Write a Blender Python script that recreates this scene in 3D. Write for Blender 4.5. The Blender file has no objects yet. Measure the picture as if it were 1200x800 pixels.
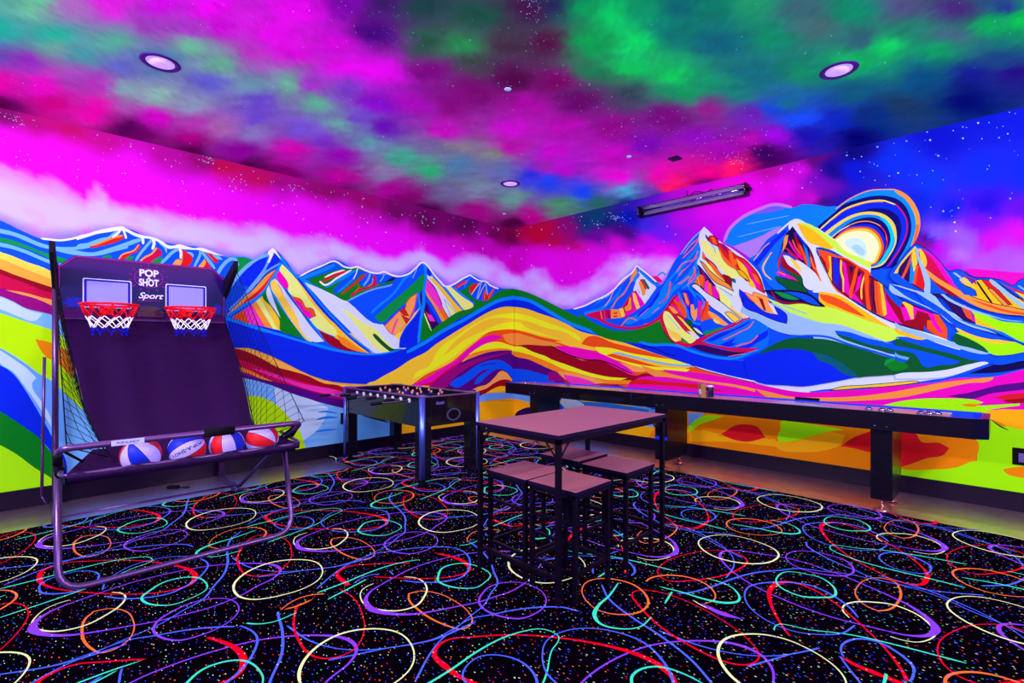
import bpy, bmesh, math, random
import numpy as np
from mathutils import Vector, Matrix
from mathutils.geometry import tessellate_polygon

C = bpy.context.scene.collection
rnd = random.Random(7)
# ------------------------------------------------------------------ camera model
F, CX, CY, EYE, H = 576.5, 600.0, 404.0, 1.36, 3.31
AX, AY = Vector((.7037, -.7105)), Vector((.7105, .7037))      # room axes seen from the lens (right, forward)
CAMX, CAMY = 5.84, -5.826
CORNER = 602.0
ROOM = 8.3

def ray(px, py):
    u = (px - CX) / F
    return (AX[0]*u + AX[1], AY[0]*u + AY[1], (CY - py) / F)
def on_left(px, py, off=0.0):          # wall X = 0
    d = ray(px, py); t = (off - CAMX) / d[0]
    return (off, CAMY + t*d[1], EYE + t*d[2])
def on_right(px, py, off=0.0):         # wall Y = 0
    d = ray(px, py); t = (-off - CAMY) / d[1]
    return (CAMX + t*d[0], -off, EYE + t*d[2])
def at_z(px, py, z=0.0):
    d = ray(px, py); t = (z - EYE) / d[2]
    return (CAMX + t*d[0], CAMY + t*d[1], z)
def project(x, y, z):
    X, Y = x - CAMX, y - CAMY
    cx = AX[0]*X + AY[0]*Y; cy = AX[1]*X + AY[1]*Y
    cy = np.maximum(cy, .6) if isinstance(cy, np.ndarray) else max(cy, .6)
    return CX + F*cx/cy, CY - F*(z - EYE)/cy

def lin(c):
    if isinstance(c, str): c = PAL[c]
    return tuple(((v/255)/12.92 if v <= 10 else ((v/255+.055)/1.055)**2.4) for v in c[:3]) + (1.0,)

PAL = dict(bl0=(0,38,222), bl1=(0,82,240), bl2=(0,138,255), bl2b=(0,132,255), bl2c=(0,110,245), bl3=(40,130,235),
  bl3b=(0,112,245), nvb=(0,0,105), nav=(10,0,70), pal=(110,185,255), pal2=(120,190,255), pal3=(105,170,250),
  pal4=(95,170,250), ice=(214,228,252), ice2=(195,222,252), ice3=(200,240,250), ice4=(150,195,252), wht=(246,244,255),
  grn=(0,150,60), grn2=(0,128,25), dgr=(0,88,40), teal=(0,100,95), teal2=(0,90,110),
  yel=(238,252,30), yel2=(255,226,80), gold=(245,205,45), gold2=(252,215,75), gold3=(245,195,20), amb=(250,180,62),
  amb2=(252,180,10), amb3=(240,180,80), lim=(232,250,125), lim2=(190,250,0), lim3=(170,250,10), lim4=(200,252,70),
  chart=(160,250,0), org=(248,140,25), org2=(242,152,55), org3=(250,165,75), org4=(240,135,0), org5=(240,105,30),
  dor=(238,80,20), red=(218,20,30), mar=(150,0,30), cri=(205,0,70), mag=(236,0,178), mag2=(230,0,150), mag3=(226,0,180),
  pnk=(240,50,190), pnk2=(240,40,170), plum=(150,0,120), pur=(82,0,125), dpu=(45,0,85), blk=(12,0,25),
  sky3=(0,130,250), sky4=(165,215,245), lav=(170,130,240), lav2=(205,120,250), lav3=(120,90,250), crm=(250,250,180),
  cyn=(0,205,210))

# ------------------------------------------------------------------ materials
def nodes(m):
    m.use_nodes = True; nt = m.node_tree
    return nt, nt.nodes['Principled BSDF']
def mat(name, col, rough=.5, metal=0., bump=0., bscale=40., emis=None, estr=0., var=0., coat=0., spec=.18, alpha=None):
    m = bpy.data.materials.new(name); nt, b = nodes(m)
    c = lin(col)
    b.inputs['Base Color'].default_value = c
    b.inputs['Roughness'].default_value = rough; b.inputs['Metallic'].default_value = metal
    b.inputs['Coat Weight'].default_value = coat; b.inputs['Specular IOR Level'].default_value = spec
    if emis is not None:
        b.inputs['Emission Color'].default_value = lin(emis); b.inputs['Emission Strength'].default_value = estr
    tc = nt.nodes.new('ShaderNodeTexCoord'); no = nt.nodes.new('ShaderNodeTexNoise')
    no.inputs['Scale'].default_value = bscale; nt.links.new(tc.outputs['Object'], no.inputs['Vector'])
    if var:
        mx = nt.nodes.new('ShaderNodeMix'); mx.data_type = 'RGBA'
        mx.inputs[6].default_value = tuple(v*(1-var) for v in c[:3])+(1,); mx.inputs[7].default_value = tuple(min(1, v*(1+var)) for v in c[:3])+(1,)
        nt.links.new(no.outputs['Fac'], mx.inputs[0]); nt.links.new(mx.outputs[2], b.inputs['Base Color'])
    if bump:
        bp = nt.nodes.new('ShaderNodeBump'); bp.inputs['Strength'].default_value = bump; bp.inputs['Distance'].default_value = .004
        nt.links.new(no.outputs['Fac'], bp.inputs['Height']); nt.links.new(bp.outputs['Normal'], b.inputs['Normal'])
    return m
def paint_mat(name, diff, emi, rough=.7, bump=.15):
    """fluorescent paint: the pigment colour comes from the mesh, part of it re-emitted under the black light"""
    m = bpy.data.materials.new(name); nt, b = nodes(m)
    at = nt.nodes.new('ShaderNodeAttribute'); at.attribute_name = 'Col'
    d = nt.nodes.new('ShaderNodeVectorMath'); d.operation = 'SCALE'; d.inputs[3].default_value = diff
    nt.links.new(at.outputs['Color'], d.inputs[0]); nt.links.new(d.outputs[0], b.inputs['Base Color'])
    tc = nt.nodes.new('ShaderNodeTexCoord'); no = nt.nodes.new('ShaderNodeTexNoise'); no.inputs['Scale'].default_value = 6; no.inputs['Detail'].default_value = 5
    nt.links.new(tc.outputs['Object'], no.inputs['Vector'])
    mr = nt.nodes.new('ShaderNodeMapRange'); mr.inputs[3].default_value = .93; mr.inputs[4].default_value = 1.07
    nt.links.new(no.outputs['Fac'], mr.inputs[0])
    e = nt.nodes.new('ShaderNodeVectorMath'); e.operation = 'SCALE'
    nt.links.new(at.outputs['Color'], e.inputs[0]); nt.links.new(mr.outputs[0], e.inputs[3])
    nt.links.new(e.outputs[0], b.inputs['Emission Color']); b.inputs['Emission Strength'].default_value = emi
    b.inputs['Roughness'].default_value = rough; b.inputs['Specular IOR Level'].default_value = .1
    n2 = nt.nodes.new('ShaderNodeTexNoise'); n2.inputs['Scale'].default_value = 90
    nt.links.new(tc.outputs['Object'], n2.inputs['Vector'])
    bp = nt.nodes.new('ShaderNodeBump'); bp.inputs['Strength'].default_value = bump; bp.inputs['Distance'].default_value = .003
    nt.links.new(n2.outputs['Fac'], bp.inputs['Height']); nt.links.new(bp.outputs['Normal'], b.inputs['Normal'])
    return m

# ------------------------------------------------------------------ objects
def link(name, me, mats=(), parent=None):
    o = bpy.data.objects.new(name, me); C.objects.link(o)
    for m in mats: me.materials.append(m)
    if parent: o.parent = parent
    return o
def tag(o, label=None, cat=None, group=None, kind=None):
    if label: o['label'] = label
    if cat: o['category'] = cat
    if group: o['group'] = group
    if kind: o['kind'] = kind
    return o
def empty(name, loc, rz=0., label=None, cat=None, group=None):
    o = bpy.data.objects.new(name, None); C.objects.link(o); o.empty_display_size = .1
    o.location = loc; o.rotation_euler = (0, 0, rz)
    return tag(o, label, cat, group)

class MB:
    """collects shapes for one mesh"""
    def __init__(s): s.v = []; s.f = []; s.mi = []; s.sm = []
    def add(s, v, f, mi=0, smooth=False, M=None):
        n = len(s.v)
        s.v += [tuple(M @ Vector(p)) if M else tuple(p) for p in v]
        s.f += [tuple(i+n for i in q) for q in f]; s.mi += [mi]*len(f); s.sm += [smooth]*len(f)
        return s
    def bm(s, bm, mi=0, smooth=False, M=None):
        bm.verts.index_update()
        s.add([v.co[:] for v in bm.verts], [[v.index for v in f.verts] for f in bm.faces], mi, smooth, M); bm.free(); return s
    def box(s, c, d, bev=0., mi=0, M=None, seg=2):
        bm = bmesh.new(); bmesh.ops.create_cube(bm, size=1)
        for v in bm.verts: v.co = Vector((v.co.x*d[0], v.co.y*d[1], v.co.z*d[2]))
        if bev: bmesh.ops.bevel(bm, geom=bm.edges[:], offset=bev, segments=seg, affect='EDGES', profile=.5)
        for v in bm.verts: v.co += Vector(c)
        return s.bm(bm, mi, False, M)
    def b2(s, lo, hi, bev=0., mi=0, M=None):
        return s.box([(a+b)/2 for a, b in zip(lo, hi)], [abs(b-a) for a, b in zip(lo, hi)], bev, mi, M)
    def tube(s, pts, r, n=10, mi=0, closed=False, M=None, cap=True):
        pts = [Vector(p) for p in pts]; rs = r if isinstance(r, (list, tuple)) else [r]*len(pts)
        N = len(pts); rings = []; up = None
        for i, p in enumerate(pts):
            if closed: d = (pts[(i+1) % N] - pts[i-1])
            else: d = pts[min(i+1, N-1)] - pts[max(i-1, 0)]
            d.normalize()
            if up is None: up = Vector((0, 0, 1)) if abs(d.z) < .9 else Vector((1, 0, 0))
            a = up - d*up.dot(d)
            if a.length < 1e-4: a = d.orthogonal()
            a.normalize(); b = d.cross(a); up = a
            rings.append([p + (a*math.cos(t) + b*math.sin(t))*rs[i] for t in (2*math.pi*k/n for k in range(n))])
        v = [q for rg in rings for q in rg]; f = []
        for i in range(N if closed else N-1):
            j = (i+1) % N
            for k in range(n): f.append((i*n+k, i*n+(k+1) % n, j*n+(k+1) % n, j*n+k))
        if not closed and cap: f += [tuple(reversed(range(n))), tuple((N-1)*n+k for k in range(n))]
        return s.add(v, f, mi, True, M)
    def lathe(s, prof, n=24, c=(0, 0, 0), mi=0, M=None, smooth=True, a0=0):
        v = []; f = []
        for r, z in prof:
            for k in range(n):
                a = 2*math.pi*k/n + a0; v.append((c[0]+r*math.cos(a), c[1]+r*math.sin(a), c[2]+z))
        for i in range(len(prof)-1):
            for k in range(n): f.append((i*n+k, i*n+(k+1) % n, (i+1)*n+(k+1) % n, (i+1)*n+k))
        if prof[0][0] > 1e-5: f.append(tuple(reversed(range(n))))
        if prof[-1][0] > 1e-5: f.append(tuple((len(prof)-1)*n+k for k in range(n)))
        return s.add(v, f, mi, smooth, M)
    def prism(s, poly, z0, z1, mi=0, M=None):
        n = len(poly); v = [(p[0], p[1], z0) for p in poly] + [(p[0], p[1], z1) for p in poly]
        f = [tuple(reversed(range(n))), tuple(range(n, 2*n))] + [(k, (k+1) % n, n+(k+1) % n, n+k) for k in range(n)]
        return s.add(v, f, mi, False, M)
    def build(s, name, mats, parent=None, **k):
        me = bpy.data.meshes.new(name); me.from_pydata(s.v, [], s.f); me.update()
        if not isinstance(mats, (list, tuple)): mats = [mats]
        for m in mats: me.materials.append(m)
        for p, a, b in zip(me.polygons, s.mi, s.sm): p.material_index = a; p.use_smooth = b
        bm = bmesh.new(); bm.from_mesh(me); bmesh.ops.recalc_face_normals(bm, faces=bm.faces); bm.to_mesh(me); bm.free()
        o = bpy.data.objects.new(name, me); C.objects.link(o)
        if parent: o.parent = parent
        if any(s.sm) and not all(s.sm):
            pass
        return tag(o, **k)

def catmull(P, closed, sub):
    P = [np.array(p, float) for p in P]; n = len(P)
    if n < 3: return [tuple(p) for p in P]
    T = []
    for i in range(n):
        if not closed and i in (0, n-1): T.append(np.zeros(2)); continue
        a, b, c = P[i-1], P[i], P[(i+1) % n]
        d1, d2 = b-a, c-b; l1, l2 = np.hypot(*d1)+1e-9, np.hypot(*d2)+1e-9
        cs = float(np.dot(d1, d2)/(l1*l2))
        if cs < .25: T.append(None)
        else: T.append((d1/l1 + d2/l2)/np.linalg.norm(d1/l1 + d2/l2))
    out = []
    for i in range(n if closed else n-1):
        j = (i+1) % n; a, b = P[i], P[j]; L = np.hypot(*(b-a))
        ta = T[i] if T[i] is not None else (b-a)/(L+1e-9); tb = T[j] if T[j] is not None else (b-a)/(L+1e-9)
        if not closed and i == 0: ta = (b-a)/(L+1e-9)
        if not closed and j == n-1: tb = (b-a)/(L+1e-9)
        for k in range(sub):
            t = k/sub; h1 = 2*t**3-3*t**2+1; h2 = t**3-2*t**2+t; h3 = -2*t**3+3*t**2; h4 = t**3-t**2
            out.append(tuple(h1*a + h2*L*ta + h3*b + h4*L*tb))
    if not closed: out.append(tuple(P[-1]))
    return out
def ribbon(P, w, taper=False):
    """w = width; returns closed outline"""
    P = [np.array(p) for p in P]; n = len(P); L = []; R = []
    for i, p in enumerate(P):
        d = P[min(i+1, n-1)] - P[max(i-1, 0)]; d = d/(np.hypot(*d)+1e-9); nn = np.array((-d[1], d[0]))
        ww = w if not hasattr(w, '__len__') else w[i]
        k = ww/2*(math.sin(math.pi*i/(n-1))**.6 if taper else (.55 if i in (0, n-1) else 1))
        e = d*(-ww*.35 if i == 0 else ww*.35 if i == n-1 else 0)
        L.append(tuple(p+nn*k+e)); R.append(tuple(p-nn*k+e))
    return L, R
def clip_half(poly, x, keep_left):
    out = []
    for i in range(len(poly)):
        a, b = poly[i-1], poly[i]
        ia = (a[0] <= x) == keep_left; ib = (b[0] <= x) == keep_left
        if ia != ib:
            t = (x-a[0])/(b[0]-a[0]); out.append((x, a[1]+t*(b[1]-a[1])))
        if ib: out.append(b)
    return out
MURAL = """
# ---------- left wall ----------
f 0 0 1
p bl1 -300,175 -120,222 0,258 25,270 50,280 70,281 90,279 110,272 130,268 147,267 172,277 193,284 212,287 235,290 260,300 296,304 306,300 320,292 335,305 350,322 370,314 392,304 412,313 440,320 460,323 475,320 494,308 510,325 525,335 552,322 570,332 590,338 602,338 602,470 300,500 -300,500
f 0 260 8
p pal -2400,-430 -600,-105 0,62 100,85 240,135 350,185 440,215 500,228 620,235 720,230 850,190 950,150 1050,130 1100,95 1120,110 1020,180 920,215 800,250 690,262 850,285 1000,260 1130,210 1200,195 1200,245 1080,275 950,310 850,320 700,310 600,290 500,262 380,235 270,190 120,130 0,105 -600,-40 -2400,-340
p grn -2400,-290 -600,0 0,145 100,165 250,220 400,280 500,310 640,355 800,400 800,450 640,400 500,360 350,290 180,230 60,200 0,185 -600,50 -2400,-220
p pal -2400,-210 -600,55 0,192 100,215 250,265 400,330 520,375 700,440 700,480 520,412 400,365 250,300 100,250 0,230 -600,100 -2400,-140
f 0 0 1
p yel2 -300,225 -80,270 0,295 15,300 32,307 50,313 65,320 120,342 180,362 240,384 285,400 307,405 330,415 350,424 375,432 390,437 407,437.5 430,441 450,440 465,432 480,422 500,411 540,400 540,470 406,460 300,450 0,420 -300,350
p amb -300,250 -80,282 0,303 32,316 65,329 120,352 180,374 240,396 285,407 307,412 330,421 350,430 375,438 392,442 407,444 430,447 450,446 480,440 500,430 540,430 540,470 406,470 300,450 0,420 -300,350
p mar -300,270 -80,296 0,315 15,321 32,327 50,333 65,338 120,360 180,381 240,400 266,406 287,411 307,420 325,430 340,434 360,440 380,449 395,451 406,455 440,458 440,480 300,460 0,420 -300,350
p cri -300,300 -80,305 0,321 12,325.500 32,332.500 50,340 65,344 120,366 180,390 240,410 268,419 290,424 307,431 325,438 345,444 365,450 385,455 406,459 440,470 440,480 300,480 0,440 -300,350
p plum -300,320 -80,330 0,337 30,346 65,356 120,376 180,398 240,420 272,432 300,440 340,452 380,461 406,466 440,475 440,520 300,480 0,440 -300,360
p pnk2 295,431.500 312,435 337,444 362,451 387,455 406,460 440,466 440,474 406,467 385,462.500 360,456 335,447.500 310,437.500
p org3 6,339.500 27,342.500 47,348 65,354.500 65,360 43,350 25,345
p org 268,424 285,431 295,435 307,441 320,447 307,444 290,437 270,430
p pur 268,433 300,443 320,447 340,451 362,458 385,465 406,470 440,478 440,500 300,480 268,450
p pal2 -300,340 -80,338 0,347 15,353 30,361 50,366 65,370 120,390 180,412 240,432 278,441 300,446 320,452 340,460 362,467.500 385,474 406,479 440,488 470,494 470,600 -300,700
p ice2 -60,345 0,348 15,354 30,362 50,368 40,376 20,370 0,362 -60,355
p ice2 320,453 345,462 370,470 385,478 375,500 350,520 330,500 325,480
t bl3 2.500 372,483 383,482 395,484
t bl3 3 370,492 382,489 396,489
t bl3 3 369,506 380,504 395,503
t bl3 2.500 380,511 392,512
p lim2 -300,350 -80,358 0,367 25,375 50,383 65,387.500 70,390 90,440 97,472 97,480 80,465 65,449 45,437 25,422 0,408 -80,385 -300,370
f 0 230 4
p org4 165,668 250,690 290,710 345,740 360,800 345,850 300,810 262,775 220,755 190,720
f 0 400 4
p pal3 0,30 -400,-100 -1200,-260 -1200,-100 -400,40 0,112 60,150 120,230 180,330 220,400 240,440 300,480 320,400 310,270 270,220 245,190 180,150 100,90
p ice2 0,40 60,80 130,130 170,170 150,200 200,290 235,350 240,400 180,300 120,215 60,140 0,100
p bl0 -1200,-100 -400,40 0,112 60,150 120,230 180,330 220,400 240,440 310,560 310,700 240,520 180,450 120,405 60,365 0,328 -400,210 -1200,20
p grn2 -1200,20 -400,210 0,328 60,365 120,405 180,450 240,520 300,600 310,690 240,640 160,590 80,530 0,485 -400,330 -1200,120
p lim3 -1200,120 -400,330 0,485 80,530 160,590 240,640 300,700 300,780 0,880 -1200,1100
f 200 400 4
p lim2 340,250 380,254 430,262 500,300 550,350 600,410 630,490 640,560 500,580 360,420
t org 12 370,380 430,410 480,470 500,520
p pal4 830,340 940,352 1060,380 1060,440 900,480 820,500 800,400
f 0 0 1
p pal4 405,484 440,488 463,496 463,520 405,540 395,500
p amb2 463,490 480,480 520,470 560,475 602,470 602,520 463,530
t dpu 3 423,486 440,490 456,495
f 90 255 8
p pal 0,262 100,235 200,200 280,185 390,120 405,130 350,170 280,215 150,252 0,290
p pal 0,318 150,325 300,285 450,235 580,195 612,200 620,215 480,265 350,310 200,352 0,350
p red 115,270 250,235 350,190 420,165 450,190 350,235 230,265 120,277
p org 115,268 200,235 300,195 380,165 430,160 430,172 350,195 250,235 170,262
l wht 22 410,115 380,150 340,180
l wht 20 430,105 450,150 462,190
l wht 24 605,170 620,205 622,240
l pal 26 710,200 650,270 600,330 555,398
l wht 28 715,195 725,240 712,290
t pal 26 770,235 830,280 840,328
l pal 30 960,285 890,330 830,390 790,425
l wht 26 962,285 978,330 975,375
l pal 26 1165,290 1150,360 1100,460
t pal 34 1030,325 1080,350 1075,375
p red 580,250 530,310 430,345 390,385 430,392 500,350 570,310 600,270
l org3 14 580,255 540,305 430,345 395,383
p grn 490,362 540,365 520,395 450,392
p grn 310,350 250,362 240,372 330,378
p cri 745,278 700,330 640,360 590,408 690,415 740,380 800,352 790,310
l org3 16 748,285 700,340 640,370 598,405
p grn 690,418 740,385 805,365 780,428
p red 995,295 985,370 960,445 1040,455 1085,372 1040,330
p org3 990,330 985,400 940,390 895,442 965,448 990,400
f 200 255 8
p red 320,385 260,470 375,475 350,420
p org3 320,385 250,470 300,468 330,420
p red 315,318 350,330 445,405 440,425 405,415 350,345
l org 8 330,325 400,400
l pal 28 285,310 340,380 410,470
t pal 34 390,335 440,370 480,390
p grn 600,372 700,372 765,400 700,455 650,500 600,540 560,520 600,420
l pal 34 430,545 480,460 540,400 590,385 630,440
l bl2 9 490,358 600,368 700,370 770,398
p bl1 955,300 900,345 800,395 700,465 630,550 560,650 500,800 640,800 1040,460 1040,400
l pal 34 930,335 800,400 710,460 630,545 520,700
p bl0 900,365 800,410 710,490 640,590 660,620 750,640 830,560 880,450
l pal3 34 940,360 900,460 830,560 750,660 670,760 560,860
p bl0 965,330 1020,400 1000,430 900,490 840,560 830,600 900,470
l pal3 16 1020,430 950,470 880,520 810,610
p wht 955,282 910,330 925,355 908,418 925,425 960,350 972,325 1040,400 1010,345 980,300
f 0 260 8
l wht 18 390,155 480,165 560,172 650,162 750,138 850,112 950,80 1050,62 1120,52 1160,52
f 90 255 8
p wht 0,185 100,150 200,120 300,105 400,90 450,95 540,140 620,165 720,185 800,220 850,255 900,262 960,250 1020,265 1100,285 1160,280 1230,300 1300,330 1380,360 1300,345 1200,320 1150,305 1080,300 1000,295 940,285 860,290 800,250 740,215 660,195 600,190 530,165 450,125 390,120 300,135 200,150 100,180 0,210
f 260 300 8
l blk 6 500,118 430,165 360,235 290,310 200,390 50,535
p org2 505,125 430,170 370,230 300,310 200,400 50,545 60,555 200,455 330,385 400,300 460,220
p red 505,128 455,190 400,260 330,330 220,420 130,495 330,392 400,315 460,225
l bl2 28 555,70 510,160 460,230 400,325 320,398 200,465 50,562
p bl0 60,575 200,600 500,690 800,800 800,860 60,860
q dor 90,575 200,505 262,637
q pnk 200,505 280,455 400,662 262,637
q org2 280,455 320,420 480,682 400,662
q lim 320,420 360,390 532,692 480,682
p gold 355,392 385,370 480,500 540,600 550,702 530,690 440,520
l red 4 280,455 340,560 400,662
l blk 6 385,370 480,490 540,590 550,705
p grn2 380,372 430,300 470,300 560,450 660,600 780,782 650,740 550,702 540,600 480,490
l bl2 20 440,260 480,360 570,490 680,640 800,800
p ice 440,270 475,380 550,580 500,510 430,400 418,330
p gold2 460,240 500,210 560,330 640,450 710,580 740,680 850,800 820,800 720,700 620,560 520,400 460,290
p ice 485,203 530,240 620,370 720,500 820,640 960,800 850,800 740,680 700,560 600,400 540,280
l bl2 24 500,185 610,330 720,480 850,640 990,800
l nav 8 530,220 620,345 730,500 830,620
p gold 565,75 700,215 800,340 900,470 1020,600 1200,740 1250,830 1090,800 1060,760 980,640 830,440 720,280 600,150
p lim 565,75 540,130 620,270 620,320 680,385 740,400 800,485 850,490 885,560 820,590 900,680 1060,755 1080,720 980,600 830,420 720,250 640,150
p mag 540,135 625,270 615,310 590,300 510,180
p dor 650,375 700,385 740,400 790,478 840,485 885,558 830,572 780,540 700,440
p mag 670,405 720,420 780,500 830,530 840,572 810,578 740,500
f 250 230 4
p mar 490,628 560,658 640,700 720,732 600,718 540,690
p org 580,650 660,680 740,737 660,722 600,690
p gold 610,660 640,640 700,690 760,738 720,732
f 250 230 4
p ice 390,372 480,418 560,455 640,490 720,540 800,600 860,650 915,718 860,725 770,738 700,690 620,610 540,530 470,450
p lim 595,525 640,545 700,590 760,620 810,680 860,722 800,735 740,690 690,630 640,570
l dgr 18 755,650 795,690 840,722 890,722
l bl2 13 318,285 350,335 400,380 500,425 640,490 720,532 800,590 880,660 925,718
l bl0 8 400,385 460,470 550,570 640,660 740,737
l bl2 8 410,385 470,465 556,564 648,656 750,735
f 340 290 8
l wht 15 95,267 200,212 300,171 410,127 450,141 500,176 570,191 630,181 700,211 770,236 830,241 880,226 950,256 1020,271 1100,251
l blk 5 110,262 250,200 400,142
l bl2 34 110,290 250,235 410,165
p grn2 170,295 300,250 470,200 620,190 720,230 700,260 640,330 820,340 980,280 1080,265 1000,320 800,370 680,430 540,500 400,440 250,360 180,320
l pal3 16 545,497 680,430 800,385 950,350 1060,285
l bl2 40 340,360 450,300 600,225
l wht 15 328,277 420,235 505,212
l wht 17 280,318 325,350 440,285 570,212
l red 24 308,312 420,260 515,225
l bl1 66 430,410 500,350 640,240
l bl2 20 450,415 520,360 590,292
l wht 10 632,195 620,240 595,292
p bl1 640,210 740,235 735,350 690,365 640,330 690,270
l red 20 490,430 600,340 712,250
l pal3 20 752,240 730,300 690,352
l cri 22 572,455 640,400 720,378 815,345
l cri 22 785,265 800,300 790,340
l cri 12 640,345 650,400
l org 8 775,285 770,330 735,365
l org 6 610,420 645,370
p bl1 820,248 950,260 900,322 830,338
l pal 10 885,235 870,280 842,318
p nav 890,325 950,285 1020,280 960,310
p bl1 540,505 700,440 830,395 1000,345 1100,255 1200,195 1250,250 1000,600 850,720
l wht 14 95,267 200,212 300,171 410,127 450,141 500,176 570,191 630,181 700,211 770,236 830,241 880,226 950,256 1020,271 1100,251
l bl2 20 770,605 870,520 950,450 1000,370 1050,295 1130,235
f 430 300 8
p bl1 270,200 400,165 520,70 545,110 540,300 500,480 300,785 150,640 60,520 200,400
l bl2 22 45,530 130,450 220,380 290,300 350,215 420,160
l pal 9 470,115 450,160 428,205
p grn 70,575 140,622 250,530 350,450 450,370 545,285 558,190 530,175 450,240 350,330 220,440
p org3/red 165,655 240,580 310,510 360,485 370,440 420,380 475,348 460,420 420,540 330,690 250,737
q amb3 320,552 365,640 280,705 270,690
q red/blk 305,515 345,480 392,562 350,555
q red/blk 320,550 400,592 370,632
l pnk 16 285,590 260,650 235,725
l pnk 7 465,360 450,460 430,550
p gold2 500,480 440,570 350,680 300,788 255,742 320,700 400,600 450,530
p bl0 515,500 490,700 480,860 300,860 310,780 360,690 450,570
p dpu 505,320 528,420 515,500 498,420
l bl2 22 480,350 490,430 515,520
p grn2 525,500 490,700 500,800 560,780 615,718 565,620 540,540
l lim 13 540,540 570,620 618,718
p dpu 560,430 620,560 705,672 615,715 570,600 540,520
p bl0 565,430 640,540 665,600 620,580 580,500
q pnk 560,545 600,548 642,612 590,610
q red 540,515 590,545 560,545
q org 610,700 680,682 690,700 620,722
p bl0 540,90 590,130 640,200 700,300 560,210
p ice 545,90 552,150 590,190 610,185 700,330 800,470 892,575 800,618 700,480 640,300 550,180
p pnk 560,215 630,300 705,482 680,502 620,420 538,290
p org2 538,300 620,420 680,502 708,480 792,622 725,657 620,460 545,340
p org5 650,470 680,502 708,480 792,622 765,640
l blk 5 562,212 640,300 710,480 792,622
l bl1 14 545,330 560,400 640,540 718,665
p gold 585,205 620,205 720,310 830,440 937,550 885,572 800,470 700,340
p lim/pal3 725,400 865,570 805,598 760,500
l bl3 26 610,175 740,310 860,450 955,548
p lim 740,290 790,285 860,350 1003,470 970,540 940,530 850,430
l bl2 22 790,278 900,370 1020,455 1030,475 975,545
l bl2 26 542,75 552,200 535,330 530,450 505,600 482,820
l wht 15 270,190 330,186 400,160 460,110 520,60 560,80 620,160 680,230 740,285 800,270 900,210 970,175
p bl1 805,285 900,230 970,190 1060,240 1120,255 1200,300 1250,330 1200,390 1090,440 1000,440 920,360
p grn2 860,325 930,300 975,240 1000,260 960,330 1010,400 1090,425 1150,400 1200,360 1300,320 1250,420 1000,520 1045,460 960,400
l red 26 835,298 880,265 935,235
l org 8 850,290 930,240
p red 960,300 1000,262 1060,250 1030,305 975,355
l bl2 12 975,190 940,240 910,295
p bl1 1050,250 1130,250 1180,300 1130,400 1060,410 1000,380
l pal 12 1075,240 1060,290 1030,400
l gold2 8 1060,250 1020,300 980,360
l gold2 6 1115,250 1075,320 1040,400
p red 1085,415 1095,340 1120,300 1130,370 1200,290 1180,350 1130,410
l org 10 1110,330 1100,400
l org 10 1185,310 1140,390
l pal 12 1112,245 1120,300 1130,360
l red 18 980,185 1020,215
l wht 13 965,175 1010,205 1060,232 1120,240 1150,270 1190,290 1230,305
f 250 230 4
l bl2 15 55,570 120,590 220,622 330,655 420,682 500,702 600,728 700,743 780,742 850,730 940,715
# ---------- corner hill ----------
f 0 0 1
p org4 602,470 1500,470 1500,640 602,640
p bl1 602,345 650,362 672,361 722,338 746,313 775,334 800,300 826,270 850,290 872,312 900,275 932,262 960,275 1000,300 1030,312 1062,302 1074,290 1100,306 1115,318 1140,322 1187,334 1200,328 1500,300 1500,480 602,480
f 500 230 4
p grn2 -60,730 0,650 100,570 150,540 215,520 240,485 270,492 320,460 350,440 400,434 450,443 520,470 580,500 650,535 700,560 760,590 830,615 900,630 1000,620 1060,590 1105,560 1160,700 1120,720 0,720
f 0 0 1
p bl0 250,386 305,388 350,400 390,411 425,416 450,415 470,410 490,402 512,391 537,374 560,363 580,353 602,349 618,352 640,363 670,378 700,391 740,400 780,408 800,430 850,470 700,450 602,400 500,430 470,450 430,450 380,445 300,410 250,400
l bl2 4 478,412 500,400 520,387 545,374 567,361 585,352 602,349 620,352 640,363 668,379 700,390 725,397 750,402 780,403
f 0 0 1
p gold 440,446 450,440 465,432 480,422 500,411.700 509,404.500 522,396 537,386.500 552,377.500 564,370 578,363 590,359.500 602,359.500 617,361.700 632,367 650,373 665,380 680,388 700,393 725,400 750,405 762,408 775,413 787,417.500 800,420 812,424 831,430 844,433 850,440 800,470 602,470 430,470 430,450
f 500 340 6.667
p yel 0,605 -40,620 -80,640 -110,700 0,640 100,590 200,530 290,455 380,390 470,330 560,310 680,305 800,325 900,350 1000,372 1060,385 900,335 780,290 740,258 680,248 600,255 520,280 440,320 350,360 280,400 180,480 130,510 200,420 280,350 380,275 480,225 600,215 680,222 760,235 850,262 950,300 1060,320 1200,400 1200,372 1100,310 1000,272 900,235 800,200 680,178 600,185 500,205 400,250 300,310 220,370 150,410 80,480 40,560
p dor -120,740 0,655 100,610 200,555 300,470 400,390 480,330 560,312 680,308 780,330 900,365 1000,385 1100,410 1200,440 1340,480 1340,540 1200,530 900,500 680,460 500,450 300,520 100,640 -60,740
p org2 590,345 700,335 800,360 900,390 1000,410 1050,430 1120,480 1190,520 1120,500 1000,440 900,435 800,440 700,430 620,400
l yel2 4 -120,735 0,650 150,580 300,465
p mag -160,760 0,685 120,610 230,545 320,460 400,395 480,355 540,348 595,368 540,390 470,420 380,480 280,550 150,640 40,720 -100,760
p cri -60,740 40,715 120,650 240,570 300,530 240,600 120,680 60,740
p mar 710,430 800,425 900,432 990,440 1040,470 1120,520 1200,545 1340,580 1500,640 1500,720 1200,600 1000,560 850,500 760,460
l blk 6 760,450 860,490 1000,530 1200,590
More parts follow.
